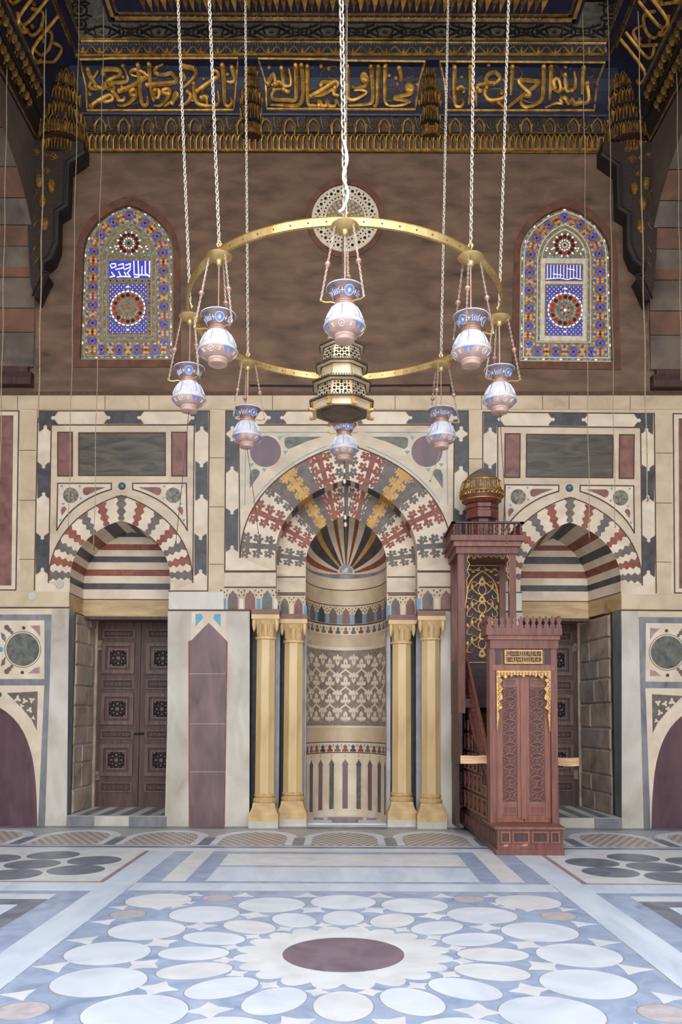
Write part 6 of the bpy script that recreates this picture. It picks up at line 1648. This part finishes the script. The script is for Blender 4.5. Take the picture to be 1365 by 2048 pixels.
# ---- one lamp, copied round the hoop
PV = [(r * 1.05, z * .86) for r, z in [(.06, .0), (.072, .005), (.076, .025), (.071, .052), (.068, .058), (.09, .066), (.12, .084), (.14, .11), (.148, .13), (.149, .142), (.146, .156), (.141, .185), (.128, .23), (.107, .28), (.087, .315), (.071, .336), (.069, .35), (.074, .366), (.083, .39), (.097, .42), (.115, .455), (.132, .482), (.136, .49)]]
def vrad(z):
    for i in range(len(PV) - 1):
        if PV[i][1] <= z <= PV[i + 1][1]: return PV[i][0] + (PV[i + 1][0] - PV[i][0]) * (z - PV[i][1]) / max(1e-9, PV[i + 1][1] - PV[i][1])
    return .1
ZB = -.95            # foot of the vase below the hoop
def make_lamp(base, yaw, label):
    t = thing('glass_lamp', base, label, 'lamp', 'glass lamps hung round the brass hoop'); bx, by, bz_ = base
    o3_ = Vector(base)
    def bd(mb, nm, par=t, sm=False, lb=None):
        o = mb.build(nm, par, sm)
        if lb: o['label'] = lb
        return o
    b = MB(); b.lathe([(.012, -.115), (.022, -.108), (.03, -.09), (.03, -.075), (.056, -.068), (.066, -.06), (.098, -.046), (.107, -.036), (.1, -.03), (.07, -.024), (.012, -.02)][::1], base, 'brass', 24); bd(b, 'canopy', sm=True)
    b = MB(); b.tube([o3_ + Vector((0, 0, -.11)), o3_ + Vector((0, 0, ZB + .32))], .006, 'copper', 6); bd(b, 'rod')
    vc = o3_ + Vector((0, 0, ZB))
    mats = []
    for i in range(len(PV) - 1):
        z = (PV[i][1] + PV[i + 1][1]) / 2; mats.append('glass_peach' if z < .119 else ('glass_blue' if z < .275 else ('copper' if z < .303 else 'glass_neck')))
    b = MB(); b.lathe(PV, vc, 'glass_peach', 32, 0, mats)
    s0 = len(b.v); b.lathe([(r - .006, z) for r, z in PV[16:]], vc, 'glass_neck', 32); body = bd(b, 'glass_body', sm=True, lb='frosted pink and blue glass vase')
    V = lambda a, z, o=.0015: V0(a, z * .86, o)
    V0 = lambda a, z, o=.0015: vc + Vector(((vrad(z) + o) * cos(a + yaw), (vrad(z) + o) * sin(a + yaw), z))
    b = MB()
    for z, r in ((.485, .004), (.472, .0025), (.140, .005), (.130, .002), (.055, .004), (.332, .006), (.352, .006)): b.tube([V(2 * pi * i / 36, z) for i in range(36)], r, 'copper' if z in (.332, .352) else ('enamel_white' if z != .472 else 'enamel_blue'), 5, True)
    bd(b, 'rim_bands', body)
    b = MB()
    def patch(a, z, ra, rz, m, n=14, o=.0015, wob=0.0):
        pts = [V(a, z, o)] + [V(a + ra * cos(2 * pi * i / n) * (1 + wob * (i % 2)), z + rz * sin(2 * pi * i / n) * (1 + wob * (i % 2)), o) for i in range(n)]
        b.add(pts, [(0, 1 + i, 1 + (i + 1) % n) for i in range(n)], m)
    def ringp(a, z, ra, rz, m, r=.0022, n=14): b.tube([V(a + ra * cos(2 * pi * i / n), z + rz * sin(2 * pi * i / n), .002) for i in range(n)], r, m, 4, True)
    for k in range(6):
        a = k * pi / 3
        if k % 2 == 0:      # round blazon on the neck
            patch(a, .418, .36, .038, 'enamel_blue'); ringp(a, .418, .36, .038, 'enamel_white'); patch(a, .418, .14, .018, 'enamel_white', 8, .003, -.35)
        else:               # blue and white writing
            for q in range(9):
                a2 = a + (q - 4) * .085; h = .028 * (1 - .25 * abs((q % 3) - 1))
                b.tube([V(a2, .395, .002), V(a2 + .04, .4 + h * .4, .002), V(a2 - .02, .4 + h, .002), V(a2 + .05, .405 + h * 1.35, .002)], .003, 'enamel_white' if q % 2 else 'enamel_blue', 4)
        a += pi / 6
        b.tube([V(a, .4, .002), V(a, .436, .002)], .003, 'enamel_white', 4); b.tube([V(a - .12, .418, .002), V(a + .12, .418, .002)], .003, 'enamel_white', 4)
        # lower body: rosettes and pendants
        if k % 2: ringp(a, .1, .16, .02, 'enamel_white', .0035, 8); patch(a, .1, .06, .007, 'enamel_white', 6)
        else: b.add([V(a - .32, .124, .004), V(a, .124, .004), V(a + .32, .124, .004), V(a + .16, .088, .004), V(a, .07, .004), V(a - .16, .088, .004)], [(0, 1, 4, 5), (1, 2, 3, 4)], 'enamel_blue')
        a += pi / 6; b.tube([V(a - .07, .085, .002), V(a + .07, .112, .002)], .0028, 'enamel_white', 4); b.tube([V(a + .07, .085, .002), V(a - .07, .112, .002)], .0028, 'enamel_white', 4)
        # shoulder lettering
        for q in range(8): a3 = k * pi / 3 + q * pi / 24; b.tube([V(a3, .185, .002), V(a3 + .03, .24, .002), V(a3 - .01, .295, .002)], .003, 'enamel_white' if q % 4 else 'enamel_blue', 4) if q not in (0, 7) else None
    bd(b, 'enamel_pattern', body)
    for k in range(3):
        a = yaw + k * 2 * pi / 3 + .5
        c0 = o3_ + Vector((.082 * cos(a), .082 * sin(a), -.052)); c2 = vc + Vector((.19 * cos(a), .19 * sin(a), .298)); c1 = c0.lerp(c2, .52)
        b = MB(); links(b, c0, c1, .026, .0036, 'lamp_chain', 6, 4); links(b, c1, c2, .026, .0036, 'lamp_chain', 6, 4); bd(b, 'chain')
        b = MB(); b.lathe([(.004, -.028), (.012, -.02), (.024, -.004), (.022, .01), (.01, .022), (.004, .03)], c1, 'copper', 10); bd(b, 'bead', sm=True)
        b = MB(); b.tube(smoothpath([tuple(vc + Vector((r * cos(a), r * sin(a), z))) for r, z in ((.07, .291), (.11, .297), (.14, .289), (.175, .289), (.19, .303))], 3), .006, 'brass', 5); b.ball(c2, .012, 'brass', 6, 4); bd(b, 'arm')
    return t
LAB = ['glass lamp nearest the camera, hiding the top of the brass lantern', 'glass lamp right of the front one, level with the pulpit finial below', 'glass lamp at the far right of the hoop, low beside the right window',
       'glass lamp at the back right of the hoop, in front of the purple disc', 'glass lamp straight under the brass lantern, in front of the arch top', 'glass lamp at the back left of the hoop, in front of the purple disc',
       'glass lamp at the far left of the hoop, by the left stained glass window', 'glass lamp left of the front one, just inside the left window']
def copy_tree(o, parent=None):
    c = o.copy(); COL.objects.link(c)
    if parent: c.parent = parent
    for ch in list(o.children): copy_tree(ch, c)
    return c
a = -pi / 2; proto = make_lamp((XR0 + RR * cos(a), YR + RR * sin(a), zR - .0), -pi / 2 + .35, LAB[0])
for k in range(1, 8):
    a = -pi / 2 + k * pi / 4; c = copy_tree(proto); c.location = (XR0 + RR * cos(a), YR + RR * sin(a), zR); c.rotation_euler = (0, 0, (.0, .9, .35, .8, .1, .5, -.2, 2.0)[k]); c['label'] = LAB[k]
# ---- tiered eight-sided brass lantern in the middle of the hoop
XL0 = P(684, 740, YR).x; kL = YR / F
zl = lambda y: P(684, y, YR - .2).z
lan = thing('brass_lantern', (XL0, YR, zl(760)), 'tiered eight-sided pierced brass lantern hanging in the middle of the hoop', 'lantern')
def okt(mb, prof, m): mb.lathe([(r / cos(pi / 8), z) for r, z in prof], (XL0, YR, 0), m, 8, pi / 8)
def fc(k, u, z, r, o=.0): # point on face k (0 faces the camera); u sideways metres, r apothem
    a = -pi / 2 + k * pi / 4; return Vector((XL0 + (r + o) * cos(a) - u * sin(a), YR + (r + o) * sin(a) + u * cos(a), z))
def tier(nm, y0, y1, w0, w1, pierced):
    b = MB(); z1, z0 = zl(y0), zl(y1); r1, r0 = w0 * kL / 2, w1 * kL / 2; okt(b, [(r0, z0), (r1, z1)], 'brass_sheet'); o = b.build(nm, lan)
    if pierced:
        q = MB()
        for k in range(8):
            for i in range(5):
                for j in range(5):
                    f = (j + .7) / 5.6; r = r0 + (r1 - r0) * f; u = (i - 2) * r * .15; s_ = .0145 if (i + j) % 2 == 0 else .008
                    if i in (0, 4) and j in (0, 4): s_ = .008
                    z = z0 + (z1 - z0) * f
                    q.add([fc(k, u + s_ * cos(2 * pi * n_ / 6), z + s_ * sin(2 * pi * n_ / 6), r, .0025) for n_ in range(6)], [tuple(range(6))], 'hole')  # dark dots laid on the brass for the shade inside openings
        q.build('piercing_dots', o)
    else:
        q = MB()
        for k in range(8):
            r = (r0 + r1) / 2; w = r * .36; q.ring([fc(k, -w, z0 + .015, r0, .002), fc(k, w, z0 + .015, r0, .002), fc(k, w, z1 - .015, r1, .002), fc(k, -w, z1 - .015, r1, .002)], [fc(k, -w + .01, z0 + .025, r0, .002), fc(k, w - .01, z0 + .025, r0, .002), fc(k, w - .01, z1 - .025, r1, .002), fc(k, -w + .01, z1 - .025, r1, .002)], (0, 0, .001), 'brass')
        q.build('engraved_border', o)
def gallery(y0, w, wi, h=.03):
    b = MB(); z = zl(y0); r = w * kL / 2; ri = wi * kL / 2
    okt(b, [(ri - .01, z - h), (r - .012, z - h * .35), (r, z - h * .3), (r, z), (ri - .01, z)], 'brass_dark'); 
    for k in range(8):
        n = 9
        for i in range(n):
            u = r * .40 * 2 * ((i + .5) / n - .5); b.add([fc(k, u - .012, z - h * .82, ri + (r - ri) * .26, .004), fc(k, u + .012, z - h * .82, ri + (r - ri) * .26, .004), fc(k, u + .012, z - h * .5, ri + (r - ri) * .74, .004), fc(k, u - .012, z - h * .5, ri + (r - ri) * .74, .004)], [(0, 1, 2, 3)], 'brass_sheet')
            b.box(fc(k, u - .006, z, r - .008), fc(k, u + .006, z + .016, r - .002), 'brass_dark') if k in (0, 4) else b.ball(fc(k, u, z + .006, r - .005), .008, 'brass_dark', 4, 3)
    b.build('gallery', lan)
tier('crown', 625, 678, 42, 64, False); tier('pierced_tier', 684, 719, 70, 78, True); tier('plain_tier', 722, 755, 79, 89, False); tier('pierced_tier', 758, 795, 90, 101, True)
gallery(678, 92, 68); gallery(719, 106, 78); gallery(755, 119, 89); gallery(795, 130, 101)
b = MB(); okt(b, [(6 * kL, zl(585)), (10 * kL, zl(600)), (16 * kL, zl(606)), (24 * kL, zl(622)), (22 * kL, zl(626))][::-1], 'brass'); b.build('dome_cap', lan)
b = MB(); zb = zl(812); okt(b, [(52 * kL, zb), (56 * kL, zb + .004), (55 * kL, zl(798)), (50 * kL, zl(796))], 'brass_sheet'); b.build('base_ring', lan)
b = MB(); b.lathe([(0.001, zb - .004), (40 * kL, zb - .004), (40 * kL, zb - .008), (42 * kL, zb - .008), (42 * kL, zb + .004)], (XL0, YR, 0), 'lantern_under', 32); okt(b, [(51.5 * kL, zb - .002), (51.5 * kL, zb + .01)], 'lantern_under'); b.build('base_plate', lan)
for k in range(8):
    b = MB(); a = -pi / 2 + pi / 8 + k * pi / 4; e = Vector((cos(a), sin(a), 0)); s_ = Vector((-sin(a), cos(a), 0)); c = Vector((XL0, YR, 0)) + e * (56 * kL / cos(pi / 8))
    for z0, z1, d0, d1 in ((zb - .0, zl(798), -.01, .012), (zb - .012, zb + .008, -.01, .05)):
        p = [c + e * d0 - s_ * .017, c + e * d1 - s_ * .017, c + e * d1 + s_ * .017, c + e * d0 + s_ * .017]; b.prism([q + Vector((0, 0, z0)) for q in p], (0, 0, z1 - z0), 'brass')
    b.build('bracket', lan)
b = MB(); tp = P(694, 0, YR); p = Vector((XL0, YR, zl(586))); d = tp - p; tp = p + d * ((zc48 - .015 - p.z) / d.z); links(b, p, tp, .03, .004, 'brass_dark'); b.tube([p + Vector((.018 * cos(.7 * i), 0, .03 + .018 * sin(.7 * i))) for i in range(9)], .005, 'brass', 5, True); b.build('suspension_chain', lan)

# ================================================================== empty cords hanging from the ceiling
Yc_ = YW - 1.6
CORDS = [((92, 0), (77, 836), 'pale cord hanging past the left bracket down to the joggled border', .008), ((157, 90), (137, 1052), 'thin cord hanging left of the left window', .005), ((207, 60), (188, 1092), 'thin cord hanging in front of the left stained glass window', .005),
         ((17, 0), (0, 960), 'pale cord along the very left edge, before the stone arch', .006), ((1166, 0), (1180, 1075), 'thin cord hanging in front of the right stained glass window', .005), ((1217, 0), (1231, 1048), 'thin cord hanging right of the right window', .005), ((1277, 0), (1296, 995), 'pale cord hanging past the right bracket to the dark border bar', .008),
         ((1352, 0), (1364, 760), 'pale cord along the very right edge, before the stone arch', .005)]
def cord(a, c_, lab, r, Y, hook=True):
    p, q = P(a[0], a[1], Y), P(c_[0], c_[1], Y)
    if a[1] <= 100: d = p - q; p = q + d * (((ZC + .25 if not XL + 1.44 < p.x < XR - 1.44 else zc48) - q.z) / d.z)
    t = thing('hanging_cord', q, lab, 'cord', 'empty cords hanging from the ceiling')
    b = MB(); n = 40; b.tube([p.lerp(q, i / n) + Vector((.006 * sin(i * .9), 0, 0)) for i in range(n + 1)], r, 'rope', 5); b.build('line', t)
    b = MB(); b.tube([q + Vector((0, 0, .0)), q + Vector((.01, 0, -.03)), q + Vector((0, 0, -.055)), q + Vector((-.014, 0, -.04))], r * .9, 'brass_dark', 5); b.build('hook', t)
for a, c_, lab, r in CORDS: cord(a, c_, lab, r, Yc_)
# short cords that dangle under the lamps
for k, px, py in ((6, 352, 1084), (5, 517, 1066), (3, 861, 962), (2, 1014, 1086), (4, 693, 1128)):
    a = -pi / 2 + k * pi / 4; base = Vector((XR0 + RR * cos(a), YR + RR * sin(a), zR + ZB))
    e = P(px, py, base.y); e.x = base.x + (e.x - base.x) * 1.0
    t = thing('pull_cord', e, ('thin dark cord dangling under the ' + {6: 'far left glass lamp', 5: 'back left glass lamp', 3: 'back right glass lamp', 2: 'far right glass lamp', 4: 'glass lamp below the brass lantern'}[k]), 'cord', 'cords dangling under the glass lamps')
    b = MB(); b.tube([base + Vector((0, 0, .004)), base.lerp(e, .5) + Vector((.004, 0, 0)), e], .0035 if k != 4 else .006, 'line' if k != 3 else 'rope', 5); b.build('line', t)
    b = MB()
    if k == 4:
        for f in (.1, .2, .55, .62): b.ball(base.lerp(e, f), .022, 'chain', 6, 4, (1, 1, 1.4))
    b.ball(e, .01, 'brass_dark', 6, 4); b.build('weight', t)
# conduit along the wall top
b = MB(); b.tube([W(500, 772, .02), W(640, 773, .02), W(900, 771, .02), W(902, 776, .02), W(902, 786, .03)], .012, 'cornice_dark', 5); cd_ = b.build('wall_conduit'); tag(cd_, 'thin dark conduit running along the foot of the brown plaster', 'conduit')
# the open court behind keeps its own paving and far walls
b = MB(); b.box((-16, -22, -.12), (16, -1.5, -.02), 'fl_white'); b.build('court_paving', floor)
